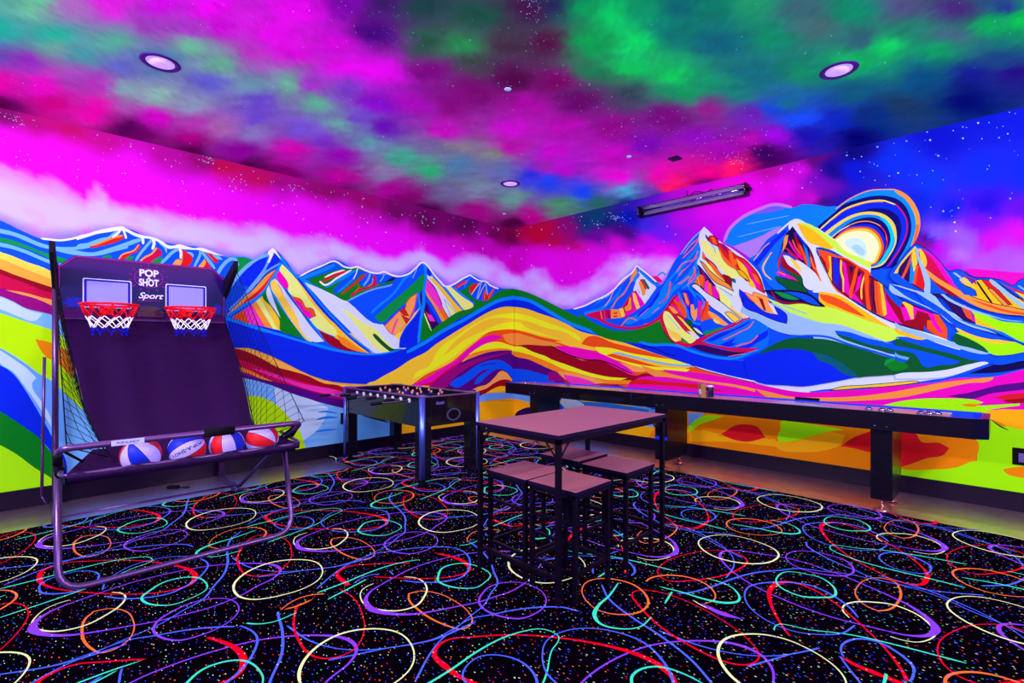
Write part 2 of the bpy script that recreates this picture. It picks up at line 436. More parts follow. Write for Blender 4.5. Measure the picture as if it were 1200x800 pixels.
p yel 330,500 400,450 470,415 560,402 640,425 690,438 740,440 830,480 950,520 1100,570 1200,600 1400,665 1520,730 1400,705 1200,635 1100,625 950,560 820,500 700,475 600,460 500,470 400,500
p org 280,550 340,500 420,475 540,455 620,455 700,475 820,510 950,560 1080,620 1200,650 1300,680 1300,720 1100,640 1000,600 850,540 700,490 600,475 480,490 380,520
f 0 0 1
p pur 440,470 480,460 510,450 540,425 556,418 575,412 602,411 617,416 640,426 660,435 690,440 730,448 760,470 602,470 500,480
p plum 500,455 525,435 560,420 600,412 560,425 535,440 515,460
f 500 340 6.667
p bl1 180,740 200,710 290,660 370,600 470,555 580,548 640,580 690,618 780,612 850,630 920,655 1000,710 850,712 760,685 690,680 650,660 600,620 540,620 470,670 410,725 370,735 400,680 440,650 500,612 430,630 370,680 300,730 240,760
l nav 5 420,590 480,575 540,570
p org3 320,800 400,755 470,735 540,670 580,630 620,640 660,685 680,715 600,700 540,720 500,760 450,790
p mar 400,790 470,765 520,730 580,700 640,700 680,720 800,700 760,740 600,760 450,820
p amb2 440,830 500,780 570,750 620,750 620,900 440,900
f 400 400 4
p pal3 640,270 660,250 720,240 780,240 830,248 900,258 960,262 960,285 880,285 800,268 740,272 650,290
p amb2 600,300 660,283 740,272 800,268 880,285 960,300 960,420 600,420
p dpu 815,340 850,315 880,308 960,320 1000,350 815,350
t org 6 640,285 740,275 850,280
# ---------- right wall lower bands ----------
f 0 0 1
p dor 690,394 720,402 760,412 800,425 850,438 900,446 940,452 940,470 800,462 700,440 680,410
f 600 400 4
p gold 260,0 400,30 520,50 640,70 760,85 860,110 800,130 700,120 560,80 440,50 300,30 200,0
p yel 390,25 460,30 560,55 640,68 740,85 860,100 975,135 850,120 700,95 560,70 500,50 440,65 540,95 640,115 760,125 835,130 820,140 700,135 600,120 500,90 400,45
l pal 8 480,52 560,70 640,88 740,108 850,115
p org3 480,95 540,105 600,120 640,130 620,142 560,138 500,115
p red 0,130 0,100 100,130 240,140 340,165 440,175 560,165 740,155 900,160 1200,200 1200,210 900,190 740,180 560,200 300,200
p mag 200,20 260,22 340,35 400,50 470,80 560,135 585,160 480,130 380,95 300,75 240,50
p mar 80,20 180,25 260,60 340,90 400,85 500,130 580,160 620,150 720,165 740,190 600,195 500,190 400,160 260,120 160,70
l blk 5 180,20 260,60 340,85 420,90 560,150
p yel 0,20 60,35 160,75 260,110 360,145 450,165 540,172 500,182 400,172 300,145 180,100 60,55 0,45
p org 0,45 60,58 180,105 300,150 400,175 560,182 560,200 420,195 300,170 180,130 80,85 0,58
p mag 700,130 760,136 900,150 1040,174 1200,212 1300,235 1300,260 1200,238 1040,202 900,185 760,157
p org2 600,110 700,140 760,156 920,186 1040,201 1200,236 1350,265 1350,285 1200,262 1040,217 920,201 760,173 660,160
p mag 590,172 700,165 820,180 920,195 1050,215 1200,250 1400,275 1400,300 1200,275 900,240 700,225 560,200
p red 560,185 720,190 860,200 1000,235 860,225 700,212 540,205
p mag 540,200 700,205 860,220 960,240 1060,262 900,255 700,240 540,225
p pur 0,95 100,110 200,140 250,170 200,190 0,190
p bl1 0,128 60,132 130,150 190,172 200,190 0,190
p org3 210,140 260,142 320,155 400,175 440,195 300,198 240,170
p pnk 240,155 300,165 360,182 400,200 290,200 255,180
p plum 170,145 210,145 250,190 170,185
p ice/nav 830,105 900,120 1000,140 1100,165 1200,190 1300,215 1400,235 1420,248 1300,235 1200,208 1080,180 960,150 880,128
f 900 400 4
p ice -60,175 0,190 80,205 160,212 220,200 300,180 400,165 500,158 600,152 700,148 780,140 860,115 960,95 1040,95 1020,108 940,130 860,165 760,180 700,190 600,200 480,210 360,218 260,225 180,235 100,230 0,210 -60,195
p mag -60,200 0,210 100,230 180,238 300,232 440,225 560,212 700,200 820,180 920,170 1060,165 1200,130 1500,60 1500,230 1200,320 1000,340 700,330 200,300 -60,270
p org2 -60,222 0,235 100,258 200,262 320,262 440,255 560,240 700,215 820,192 940,178 1060,165 1050,180 940,195 800,225 640,260 480,275 320,280 160,275 0,262
p mag 280,290 440,285 600,270 760,240 900,215 1060,190 1200,165 1500,100 1500,140 1200,195 1000,220 800,262 600,290 400,300
p pur 840,255 940,240 1080,205 1200,190 1500,120 1500,170 1200,225 1040,245 960,268
p red 1060,262 1120,248 1200,240 1500,170 1500,220 1200,265 1100,272
p mar 1100,275 1200,265 1500,220 1500,260 1200,290 1120,285
p bl1 700,190 780,180 870,160 960,125 1050,90 1100,70 1200,48 1500,0 1500,20 1200,90 1100,110 960,145 860,175 760,195
p nav 940,150 1040,115 1120,95 1200,90 1500,20 1500,60 1200,125 1080,145
p gold/nav 290,228 340,212 440,205 560,195 640,188 700,186 712,192 640,202 540,212 440,218 350,226
p chart 540,298 620,280 720,268 840,266 960,272 1010,285 990,292 900,292 950,300 1100,295 1180,290 1180,300 1100,310 1030,320 1300,330 1300,500 1000,500 1000,330 800,330 640,310
p org4 905,300 930,292 1000,296 960,306
p mag 1020,290 1100,285 1200,290 1500,260 1500,280 1180,288
p amb2 1020,325 1100,318 1200,320 1500,310 1500,420 1200,415 1100,390 1060,370
p org4 1040,360 1100,385 1120,400 1090,395
p chart 990,400 1040,370 1090,400 1140,418 1200,420 1500,440 1500,760 1200,720 900,690 600,640 605,600 980,560
t blk 6 1040,362 1085,395 1130,418
# under the shuffleboard, right wall
f 900 400 4
p org4 -400,300 -200,340 0,360 480,420 480,620 0,570 -400,520
p chart 62,374 100,375 250,395 360,415 300,420 220,440 130,465 50,475 45,440 55,400 58,385
p org4 -400,300 -100,350 0,370 40,380 60,400 45,440 40,500 0,500 -400,440
p amb2 -380,410 -260,420 -60,430 0,455 60,470 130,468 220,440 300,425 360,440 340,480 260,512 140,518 60,510 20,480 -200,460 -380,445
p red 340,490 400,450 480,420 480,520 400,500
p red/mar 600,420 700,440 720,470 800,475 850,500 820,530 740,545 680,570 610,590
p org4 700,440 760,435 900,450 980,465 985,520 950,560 880,590 760,600 640,600 610,592 680,570 740,548 820,532 850,500 800,475 720,470
p org4 1100,600 1150,590 1200,585 1500,560 1500,660 1200,640 1120,620
f 600 400 4
p pal3 240,250 400,300 640,310 680,330 660,410 560,385 480,400 420,440 250,350
p amb2 420,430 480,400 560,385 620,395 670,410 670,460 560,450 430,430
p bl3 300,280 460,290 640,320 640,345 450,330 300,310
p ice2 230,260 300,275 340,300 340,320 235,300
p pal3 825,335 900,335 870,370 830,400
p chart 828,425 830,400 870,360 910,345 990,350 940,370 880,390 840,420
p org4 640,450 670,410 760,400 830,430 900,410 980,360 1100,360 1236,372 1236,560 1000,520 830,490 640,470
p amb2 830,430 900,415 1000,425 960,440 1100,460 1190,450 1236,460 1236,492 1000,470 830,470
p red 980,430 1040,395 1080,388 1150,400 1190,450 1100,470 1000,445
p org4 900,415 940,380 990,352 1100,362 1210,370 1210,460 1190,450 1150,400 1080,388 1040,395 980,430
# ---------- right wall mountains ----------
f 0 0 1
p bl0 700,390 780,404 850,420 900,424 940,408 980,405 1010,420 1045,425 1045,438 1025,439 1000,441 975,444 955,449 940,452 920,450 900,447 880,445 840,436 780,418
p grn2 672,362 700,380 740,392 775,388 790,375 800,372 815,398 790,403 745,402 700,392
f 700 230 4
p sky3 590,215 610,160 660,110 720,75 790,42 850,34 910,55 960,38 1020,40 1080,48 1140,50 1180,100 1100,160 1000,140 930,115 880,150 800,190 740,300 680,240 640,235
p lav 635,235 760,190 860,145 880,150 800,200 760,250 730,300 690,270
l lav2 14 595,208 618,155 680,98 740,68 830,38 908,50
l pal3 4 660,190 760,165 860,140
l pal3 4 700,130 800,110 900,90
p lav3 720,85 780,60 850,48 880,58 800,75
f 500 230 4
f 660 290 8
q mag2 820,275 880,262 930,310 920,330
p red 820,275 870,285 930,330 900,325
l bl2 14 885,262 930,235 960,255
p bl1 0,575 100,580 200,545 300,500 400,455 470,400 560,300 640,240 690,170 800,260 930,360 1000,400 1000,560 900,640 700,740 500,740 350,700 200,640
p bl2b 190,610 280,550 350,480 420,430 480,380 560,330 520,440 420,540 380,580 200,630
p bl1 200,600 300,540 420,450 500,360 560,340 500,430 380,540 250,590
l org3 9 160,560 280,510 330,480 380,470
l org3 8 390,550 440,480 480,390 570,310 640,240
l pal 10 400,470 440,440
p bl1 480,560 540,480 620,350 660,300 640,400 560,540
l bl2b 16 440,570 500,490 580,400 640,310
l org5 12 460,565 510,480 570,430 620,340 690,205
p org2 640,260 680,200 695,215 660,300 620,340
q ice 715,200 875,375 765,530 655,400 690,290
p bl3 655,300 700,230 720,255 690,300 670,330
q teal 738,290 765,300 812,380 795,395 770,360
q red 715,300 740,295 785,385 770,400
q org2 705,325 730,315 775,400 770,440 745,455
q teal 690,370 720,430 710,425
l bl2 20 705,205 780,280 860,345 905,355
l wht 14 100,575 200,545 300,495 400,450 480,390 560,300 640,240 690,170 800,258 870,320
p cri 200,630 300,600 420,580 520,580 640,430 680,400 765,530 640,620 500,690 380,690 280,660
p mag 655,420 690,430 765,530 700,580 590,635 550,640 600,580
q gold2 650,420 675,430 720,560 690,580 660,500
q org2/mar 570,560 600,540 620,460 640,470 645,580 600,600 580,595
q gold2 520,575 560,565 580,640 550,655
q org2 445,575 520,580 545,655 450,690
q red 470,610 510,605 505,620 475,625
q red 470,640 510,635 505,650 475,655
l dpu 16 420,590 435,690
l org2 14 350,600 370,690
l pnk 10 385,595 395,690
l dpu 6 400,595 410,690
f 700 230 4
p bl1 500,150 440,210 385,270 350,325 315,400 290,440 270,450 230,510 170,560 100,570 30,575 60,600 120,605 200,595 250,570 300,545 340,490 380,470 440,490 480,560 600,600 720,560 900,600 870,660 800,680 720,720 640,730 500,700 440,640 440,420 500,300
l bl2b 30 470,200 420,280 370,370 330,420 300,480 220,550 140,590
l bl1 24 485,180 430,260 380,330 350,400
l bl2b 22 480,260 460,330 400,400 350,440 310,500 220,570
l bl2b 14 470,310 480,350 440,400 400,430
l org5 5 490,180 450,240 400,290
l org5 6 470,240 430,290 395,320 370,350
l org5 6 465,285 430,320 400,350 385,370
l org5 6 455,330 455,360 430,395 425,420
l org5 6 430,375 400,400 380,410
l red 5 345,400 340,440 310,490 290,500
l org5 5 342,400 335,450
l org5 5 320,560 270,590 220,600
l org5 5 260,545 290,520
l bl0 12 290,450 250,510 190,560
l org5 6 185,580 150,570 110,610
l org5 5 240,525 200,560
l cri 12 0,568 40,592 100,612 170,618 230,605 290,570 330,520 360,470
f 750 250 8
l bl2b 26 190,760 260,640 330,560 400,480 520,350 560,290
l bl1 20 400,520 460,470 520,400
l org5 9 410,380 470,300 540,240 585,180
l org5 9 345,550 400,470 500,430 545,350
l bl2 18 520,480 560,540 540,620 460,670 470,720 520,780
l org5 9 515,515 520,580 470,650
l org5 9 285,650 270,740 250,800
l pal 10 380,385 440,300 520,210 590,150
p ice 600,125 560,180 550,260 565,330 560,400 535,470 620,560 680,640 740,720 780,800 1200,800 1190,760 1160,680 1130,580 1060,490 960,400 860,330 760,270 680,200 630,150
p lim 570,250 600,240 640,290 680,300 700,360 740,330 800,420 880,500 930,540 1020,640 960,610 900,600 850,610 800,570 720,480 640,400 590,340
l pal3 8 660,270 690,320 710,370
p red/blk 650,210 700,215 740,280 735,310 690,290 660,270 640,250
p org5 665,220 690,225 720,290 690,280
q nav 612,190 650,240 640,262 615,220
p red/blk 755,280 830,330 900,390 980,430 1060,510 1100,560 1140,640 1170,750 1090,700 1040,640 1010,640 930,540 860,490 790,430 740,330 730,290
p org5 740,310 790,400 860,470 930,530 950,560 900,530 830,490 770,420
q org5 830,345 860,350 880,430 920,420 905,480 880,500 840,430
p plum 755,285 800,310 840,380 810,360 770,320
p gold 905,425 960,470 1000,520 1030,600 1060,640 1090,700 1030,680 1000,610 930,500
p amb2/blk 900,520 960,540 1010,600 1030,640 940,580
p mag 960,440 1040,520 1060,600 1110,660 1140,730 1070,660 1030,560
p org5 1050,560 1090,580 1130,670 1090,640
p red/blk 590,360 605,400 640,430 700,480 760,570 840,600 860,700 800,640 740,600 680,530 620,440 590,420
p org5 585,365 610,390 605,430 590,420
p org5 640,440 700,490 760,580 800,640 740,600 680,530
p lim 600,430 650,480 720,570 800,640 740,620 650,540 
p org2/blk 560,440 600,470 660,540 760,620 840,670 880,730 800,690 700,640 620,540
p teal 850,605 890,615 900,655 870,640
p mar/blk 780,570 850,605 860,690 820,650
p dpu/blk 540,480 580,520 640,600 700,670 740,740 750,830 690,800 600,740 500,660 560,600 560,540
q org5 540,590 570,570 600,590 600,690 510,650
l gold2 8 540,600 560,680
q dor 590,600 610,610 600,700 580,690
q pnk 610,640 640,620 650,760 600,720
q org5 640,640 670,660 680,790 640,750
p mag 680,670 720,710 745,800 690,790
q plum 560,500 600,560 640,620 600,600
f 750 330 8
p lim 700,40 740,70 860,180 900,210 850,200 880,240 1030,325 960,345 760,190 740,110
l pal3 9 740,50 820,100 890,145
l lim 16 730,35 810,80 890,130
p gold2 860,190 930,220 1030,320 960,345 850,260
p ice/blk 480,40 510,20 620,100 760,190 860,270 960,350 885,390 760,300 660,230 600,150
p gold2/blk 795,290 830,280 940,350 890,385 830,330
p bl0 930,65 975,100 1060,180 1200,270 1200,310 1060,260 960,200 930,120
p ice 880,130 930,140 960,200 1060,260 1200,310 1200,430 1060,370 960,310 860,230 860,150
p org3/red 975,95 1060,130 1060,95 1140,120 1200,150 1200,280 1120,230 1040,170
q dor 1090,130 1130,150 1180,270 1130,240
q mar 1120,155 1150,160 1190,270 1160,260
# bowl under main peak
p red/blk 270,230 350,120 420,180 450,350 420,400 560,530 480,580 300,560 200,350
p bl0 380,80 470,90 500,200 480,330 560,400 760,380 800,410 600,510 560,540 420,400 440,250
l bl2 20 360,100 400,200 440,270 460,340 520,390 600,400 700,360
q cri 400,100 440,110 470,200 460,240 430,180
q org2 405,105 430,110 460,200 450,225 430,190
p org3 475,215 500,210 515,270 540,240 530,340 510,370 480,310
q mag 545,180 580,190 560,350 540,360 550,260
p dor 590,200 640,180 650,260 640,300 690,350 640,350 570,375
p red 575,150 620,200 600,280 570,370 590,220
l bl2 16 470,70 500,100 560,130 600,190 590,250
p bl1 560,400 640,370 700,350 800,390 820,420 700,450 600,470
p org3 640,270 700,300 830,400 790,412 700,360 640,300
p gold2 690,340 760,380 740,395 690,365
p grn 590,470 680,450 740,430 800,430 610,505
p dgr 440,350 480,360 500,430 560,460 560,520 500,490 440,400
p ice/blk 490,420 540,440 605,500 560,490 510,450
p dor 310,160 350,170 420,240 440,340 410,330 350,240
p mag 330,140 370,150 360,200 340,180
l mag 16 290,210 350,260 390,310
p org3 265,235 290,230 360,290 330,300
p gold2/blk 330,310 380,330 440,390 560,520 520,510 430,420
p cri 280,290 330,320 440,460 400,460 330,370
p cri 190,310 240,260 260,330 230,300 225,380 260,460 330,550 400,580 480,580 560,530 700,470 860,400 1030,330 1040,350 860,430 600,550 500,600 420,610 350,590 250,500 200,400
p lim 225,285 245,275 340,370 430,470 540,530 470,580 400,540 330,560 250,440
p gold2 250,430 300,460 385,510 380,555 300,520
p grn 390,520 460,575 420,570 385,550
l pal3 6 260,310 310,370 370,445
p ice 440,460 480,470 560,520 540,535
# blue wedge to the right
p bl3b 590,555 700,490 860,430 1050,345 1200,430 1200,600 1000,640 820,620 640,580
p bl0 620,550 760,480 860,450 1040,360 1000,400 860,470 760,520 660,560
p bl0 750,590 820,560 900,520 860,575 920,570 830,610
p bl0 830,620 1000,590 1080,520 1200,450 1200,500 1100,570 1000,630
l org5 10 780,545 860,510 960,460 1020,430 1065,375
l org5 11 900,610 960,585 1030,570 1070,540 1105,505
p cri 480,585 560,560 640,580 740,600 880,620 1100,620 1080,660 1000,660 860,650 700,610 560,590
p dpu 470,605 560,590 700,620 860,655 1000,660 940,680 820,695 700,680 580,650
l org5 9 830,700 940,680 1060,660 1200,600
l bl2 24 0,565 100,590 250,590 350,600 480,650 620,690 760,715 880,720 1000,680 1120,640 1220,600
l blk 6 0,600 120,620 240,670 340,700
# ---------- sun and rainbow ----------
f 950 210 8
p bl2 230,280 280,235 340,200 440,140 550,105 680,90 800,100 900,150 970,230 1020,330 1020,440 990,560 940,640 800,800 600,800 100,500 70,440
l org2 10 235,280 330,205 440,145 550,105 680,95 800,100 900,150 970,230 1015,330
p org2 780,95 860,120 950,200 1010,300 1028,400 1020,480 980,580 935,640 960,560 985,460 980,360 940,260 880,180 800,125
p org5 990,420 1018,430 990,550 940,638 965,570
p nvb 60,445 200,330 320,230 440,190 560,160 700,155 820,190 900,270 940,390 940,500 900,620 820,760 780,820 600,820 90,480
p bl0 90,470 180,390 300,300 450,240 600,215 760,230 850,280 900,400 905,500 860,620 780,760 740,820 600,820
l yel2 14 85,470 200,370 320,280 450,230 560,205 680,200 790,235
l org 7 200,380 320,290 450,240 560,215 680,212
l cri 12 800,235 860,300 900,380 905,480 860,610 780,740 720,810
p nvb 130,500 250,420 400,330 520,285 640,270 740,290 820,350 850,440 830,580 780,700 700,820 400,820
p gold2 130,500 220,430 350,350 470,310 600,305 700,335 780,410 805,500 800,600 740,720 660,810 500,820
l yel2 12 150,505 240,435 350,360
p bl2 160,520 250,445 360,375 470,335 570,330 660,350 730,400 770,480 790,580 750,680 660,790 500,820
p cyn 640,345 700,370 760,450 785,540 770,620 700,740 650,800 620,790 700,690 750,590 745,520 720,440
p nvb 190,540 290,460 400,390 500,360 600,360 690,410 740,500 745,580 700,680 620,790 400,800
l org2 9 190,545 300,465 400,415 480,395 560,398 640,430 700,500 715,580
l gold2 9 195,545 290,470 360,435
l red 10 650,430 705,510 718,580 700,660 620,770
p bl0 260,500 340,450 460,425 580,430 660,490 700,580 690,650 600,760 400,760
p dor 215,560 280,505 350,460 450,445 560,455 630,500 675,580 685,640 660,720 610,790 400,790
p gold 220,565 290,510 360,475 460,460 550,470 610,510 650,570 665,640 650,700 600,785 400,790
p crm 230,570 300,520 380,490 470,482 550,500 610,550 640,620 630,690 590,785 350,700
p ice3 320,580 390,550 470,560 520,620 530,700 500,760 400,680 330,620
p sky4 380,630 430,610 480,640 510,680 490,720 430,690
# right peak body, big snow ridge
f 870 240 8
p bl2c 470,200 380,270 260,360 160,450 60,500 130,560 180,640 210,700 300,790 500,860 360,700 330,560 400,300
p bl0 400,230 300,320 220,390 150,490 100,540 140,570 230,460 330,340 420,260
l org3 8 105,520 160,450 200,400 255,355
l gold2 10 270,450 225,520 195,590 210,640 270,700
l org2 6 280,445 215,520 185,590 220,670
l ice 16 330,265 400,200 460,150
p nav/blk 470,200 540,280 600,350 650,430 680,560 720,650 765,785 720,720 640,620 600,570 520,510 430,450 380,420 400,300
p org2 405,290 430,280 420,350 400,400 370,450 380,400
p red 380,420 350,560 345,600 380,630 480,680 580,760 440,680 360,640 330,560
q cri 420,400 520,500 600,580 500,500 430,450
q red 480,250 500,340 550,380 600,480 615,580 560,500 520,400
l dor 16 470,330 500,400 550,470
l dor 18 540,380 570,450 605,560
l mag 18 440,345 490,430 560,510
l cri 12 400,400 470,460 540,500
l bl2 24 560,300 590,400 610,480 630,590
l bl0 22 500,260 560,330 600,400
l plum 14 625,380 640,470
p red 630,450 660,500 700,600 765,785 680,640 640,560
l org 12 640,490 660,560 680,600
l org2 14 690,590 720,660 750,750
p dgr 390,520 450,580 560,680 580,760 480,680 400,600
p mar 390,440 440,510 500,590 560,680 440,620 370,580
l mag 26 330,640 420,670 500,710
l org3 10 335,625 400,655
p dgr/blk 315,670 380,690 500,710 600,790 620,850 500,860 400,770 310,690
p ice 380,470 430,480 500,570 500,510 560,540 640,600 700,660 760,790 640,800 580,760 560,680 500,610 430,560
p gold2 430,475 500,530 540,580 560,635 500,590 460,530
p ice 470,140 510,130 600,170 700,220 860,330 960,430 1200,560 1200,640 1060,560 900,460 820,420 700,400 690,410 760,550 840,700 900,800 960,860 760,860 760,780 700,600 640,420 560,320 500,240 470,200 440,240 430,200
p gold3 510,170 580,180 660,230 760,290 860,400 830,415 700,380 620,350 560,270
p lim4 510,170 600,170 720,230 860,320 960,430 1200,560 1200,600 1060,530 900,440 830,380 720,280 620,210
l ice 12 700,215 860,325
l dgr 8 690,400 820,425 900,465 1060,560 1200,640
p dor 700,415 800,440 900,480 1060,560 1200,640 1200,860 950,860 840,750 760,550
# canyon stripes
f 960 300 8
p mar 0,0 100,0 230,20 330,80 440,150 560,240 620,300 780,420 1080,540 1180,640 1200,780 980,700 800,650 620,580 500,520 400,450 280,390 160,300 80,160
q dor 20,0 90,0 110,100 80,140 60,60
q gold 85,0 110,0 120,240 105,260 80,180 100,100
q pur 120,0 190,20 220,180 225,330 160,300 115,200
q bl0 140,10 165,10 190,180 165,290 140,240 135,100
l gold 20 205,40 205,140 225,220 228,330
q mag 215,40 250,70 280,260 290,380 230,330 235,200
q mar 245,50 300,90 285,200 330,120 330,60
q nav 280,90 320,110 300,170
l dor 34 355,110 330,220 300,330 298,390
q mar 360,130 380,150 340,330 320,360
q mag 370,170 400,160 380,300 330,350 420,460 300,390 340,320
l gold2 16 425,180 405,250 395,320 398,400
q nav 365,140 395,160 370,200
l dor 44 440,160 448,260 460,420 470,500
l dpu 14 500,210 490,330 500,510
l mar 20 480,200 475,330 490,480
l nav 14 515,250 510,400 530,520
q dor 515,230 560,240 610,560 600,570 540,540 520,400
q gold 550,240 590,260 640,540 610,565 580,480
q org5 545,240 570,260 590,480 600,565 570,550
q mag 610,330 640,380 780,640 600,580 635,560
q bl1 610,290 700,300 790,420 760,480 700,430 620,330
q mar 620,350 760,500 800,610 760,615 640,420
q mag 760,480 880,470 1080,540 1180,640 1200,780 1100,720 1050,600 1000,540 900,590 800,610
q gold 775,430 820,425 880,470 885,590 860,590 820,490
q mar 920,510 1020,540 1040,580 1000,620 970,700 880,670 790,640 820,600 890,600
q dor 1010,600 1050,600 1110,700 1200,720 1200,790 1060,720 1010,680
q mag 1040,560 1100,620 1160,720 1130,720 1060,640
q dor 1070,540 1120,550 1200,680 1200,720 1160,720 1100,620
q bl1 985,650 1010,690 1060,725 980,700
l dor 16 130,0 250,25 340,80 440,150 480,180
l blk 8 470,180 560,240 620,280
l blk 7 0,10 80,170 140,270 280,390 420,480 560,560 700,620 860,670 1000,710
l nav 9 600,270 700,350 800,420 960,490 1080,540
# snow/lime sweep
f 960 300 8
p ice -40,260 60,240 120,300 280,400 420,490 560,570 700,630 860,680 1000,715 1200,785 1320,860 1320,900 1000,800 700,740 500,640 300,480 100,360 -60,340
p gold3 0,330 80,340 200,370 300,430 440,520 560,600 700,680 860,720 1000,775 960,785 860,760 700,700 500,640 300,560 100,500 0,420
p dor 0,355 100,370 200,410 300,470 440,575 300,530 160,470 20,400
p lim4 -60,480 0,478 100,480 260,530 440,600 600,650 740,700 860,760 720,780 640,800 560,790 400,730 200,650 0,620 -100,600
p ice4 -60,610 0,620 120,630 260,670 420,740 560,795 640,810 500,830 300,780 200,710 140,700 160,730 260,790 400,860 0,860 -60,740
f 880 340 6.667
p nav/blk 100,0 180,0 300,0 460,30 500,60 580,128 500,125 420,105 250,100 180,50
p grn 180,10 260,20 380,70 350,75 260,60
p bl1 260,10 380,20 480,60 540,120 460,100 380,60
l mar 14 160,10 200,70 260,95 380,100 460,115
p lim4 120,55 200,90 260,110 400,105 500,125 600,135 760,190 900,240 1060,290 1180,350 1080,400 1000,380 860,320 700,265 560,255 440,220 300,170 160,90
l pal3 7 250,115 340,150 440,185
p ice4 -60,100 60,150 160,100 300,170 440,220 560,255 700,270 860,325 1000,380 1100,420 900,360 700,310 655,320 700,370 860,420 1060,490 1200,540 1200,560 1000,500 700,400 560,355 400,350 300,345 180,310 60,240 -80,170
p bl0/blk -60,60 40,110 160,180 210,190 180,120 280,195 280,260 200,240 60,180 -60,120
p org3 -20,40 60,60 100,70 170,120 210,190 120,170 40,110
q mar 60,60 90,65 120,160 100,155
q ice 130,90 180,130 210,190 180,180
l bl1 16 0,500 60,480 180,410 300,370 440,355 600,365 760,420 1000,490 1200,555
f 880 340 6.667
p dgr 60,490 200,410 300,375 420,375 600,385 800,440 1000,500 1200,570 1240,600 1240,655 1100,660 1000,668 900,674 820,682 600,640 420,560 200,560
p bl0 -60,530 60,500 200,465 350,460 460,480 560,540 680,590 820,680 700,705 560,730 420,750 300,745 0,690
p teal2 480,480 600,510 740,590 850,680 740,660 620,580 520,540
p bl1 660,315 760,325 900,370 1060,410 1200,455 1400,520 1400,560 1200,490 1040,460 800,390 680,345
p dgr 660,335 760,365 900,415 1060,450 1200,490 1400,550 1400,575 1200,510 1000,470 800,410 700,370
p grn 1040,580 1060,540 1180,560 1200,600 1100,610
f 1050 340 8
p bl1 -8,440 30,435 150,440 280,455 400,500 600,560 860,600 960,640 1400,540 1700,480 1700,640 1200,660 960,700 860,680 700,660 500,590 300,540 100,480
p dgr -8,470 0,450 100,480 300,540 500,590 700,650 860,670 820,680 600,720 400,760 200,790 -8,780 -8,500
p bl1 -8,520 60,530 200,560 400,610 610,670 560,690 420,700 260,715 210,640 160,590 -8,560
p grn2 -90,690 -30,665 40,662 100,690 120,720 60,748 -60,740
p pal3 -8,570 0,590 125,630 110,650 0,620 -8,600
p bl1 -8,610 0,620 110,655 95,670 0,650 -8,630
p gold3 -8,340 40,380 150,420 290,455 240,465 120,440 -8,380
p ice -8,790 60,775 300,765 500,740 700,690 860,675 870,685 740,730 560,790 400,820 0,830
p ice4 -8,300 60,340 200,380 400,450 560,490 700,530 900,590 820,600 600,550 400,490 200,430 60,380 -8,330
p dgr 545,405 620,420 780,500 870,590 700,540 540,480
p chart 560,400 620,390 740,450 860,490 1000,490 1130,490 1200,520 1600,500 1600,560 1200,580 1060,605 900,600 820,530 720,470
p gold 560,350 660,370 820,420 960,460 1080,480 1130,485 1000,500 860,490 700,440 580,380
# blue stripes to the far right
p ice4 -60,0 100,80 280,160 440,240 560,340 700,400 860,450 1000,470 800,440 640,370 500,300 380,200 100,60 -60,-60
p bl1 200,40 380,120 480,200 560,290 700,350 860,400 1040,460 900,460 700,410 560,340 440,240 280,140
p ice4/nav 150,0 300,0 480,180 560,220 660,300 820,350 1000,430 900,400 700,345 560,280 460,200
p bl2c 560,260 700,320 860,370 1000,420 1200,500 1500,560 1500,520 1200,490 1040,400 860,350 700,300
p dpu/blk 320,-60 320,20 440,80 560,220 660,290 740,310 620,200 610,140 480,60 380,-20
q dor 610,150 640,135 690,175 740,300 660,250
q mag 690,180 710,200 745,300 715,290
q gold3 730,220 800,280 1000,390 860,350 750,320
p chart 700,180 860,240 1000,290 1200,310 1500,340 1500,520 1200,490 1000,390 740,240
l bl2 14 700,175 860,230 1040,285 1200,305 1500,335
p ice4 -60,-60 60,-40 240,10 380,-20 480,60 700,170 860,225 1040,275 1200,290 1100,290 860,240 700,190 600,150 480,90 400,30 300,40
# far right peak
f 1050 270 8
p bl1/nav -60,400 60,260 130,170 180,130 260,160 330,210 420,300 500,380 560,365 620,375 700,430 880,450 1000,470 1100,515 1150,470 1200,450 1500,380 1500,760 1200,800 900,760 700,700 500,600 340,590 200,560 -60,440
p gold -20,400 60,280 180,145 190,160 100,270 10,400
p dpu 20,400 100,260 200,160 270,570 200,540 60,440
p dor 50,440 100,330 150,200 130,320 70,450
p bl2 140,270 165,280 160,500 125,490
p gold 160,190 180,180 200,320 165,390
q red 190,320 220,320 270,450 275,570 160,500
q dor 190,330 215,330 200,400 185,510 160,495
p ice4 180,150 215,180 260,320 320,460 320,600 270,585 270,500 240,380 200,260
p cri 230,170 330,230 420,320 480,430 620,570 640,640 500,590 400,510 320,440 270,350 215,180
p mag 250,180 330,220 420,310 480,400 600,550 540,530 440,420 340,270
p mar 280,370 400,460 520,540 640,640 500,600 340,470
p org2 270,350 400,450 520,520 700,610 900,680 1100,720 1500,740 1500,860 1200,800 1000,780 800,730 640,650 500,560 320,440
p gold 215,165 240,180 290,300 275,350 235,280
p gold3/blk 580,460 640,510 740,560 760,610 620,570 720,620 900,680 1100,720 1200,740 1500,700 1500,560 1200,650 1000,540 860,470 740,470 700,520 640,430
q bl1 500,390 580,440 640,520 760,620 640,600 540,500
q ice4 530,395 560,395 680,490 720,545 640,480
q plum 580,390 640,420 740,460 760,510 660,440
l gold 30 640,450 700,510 740,540
l blk 18 760,480 820,570 900,680
q red/blk 800,460 880,470 1090,700 1010,700 870,540
q org2/blk 860,545 900,545 1060,700 1010,705
l ice4 40 890,470 1000,560 1100,640 1220,730
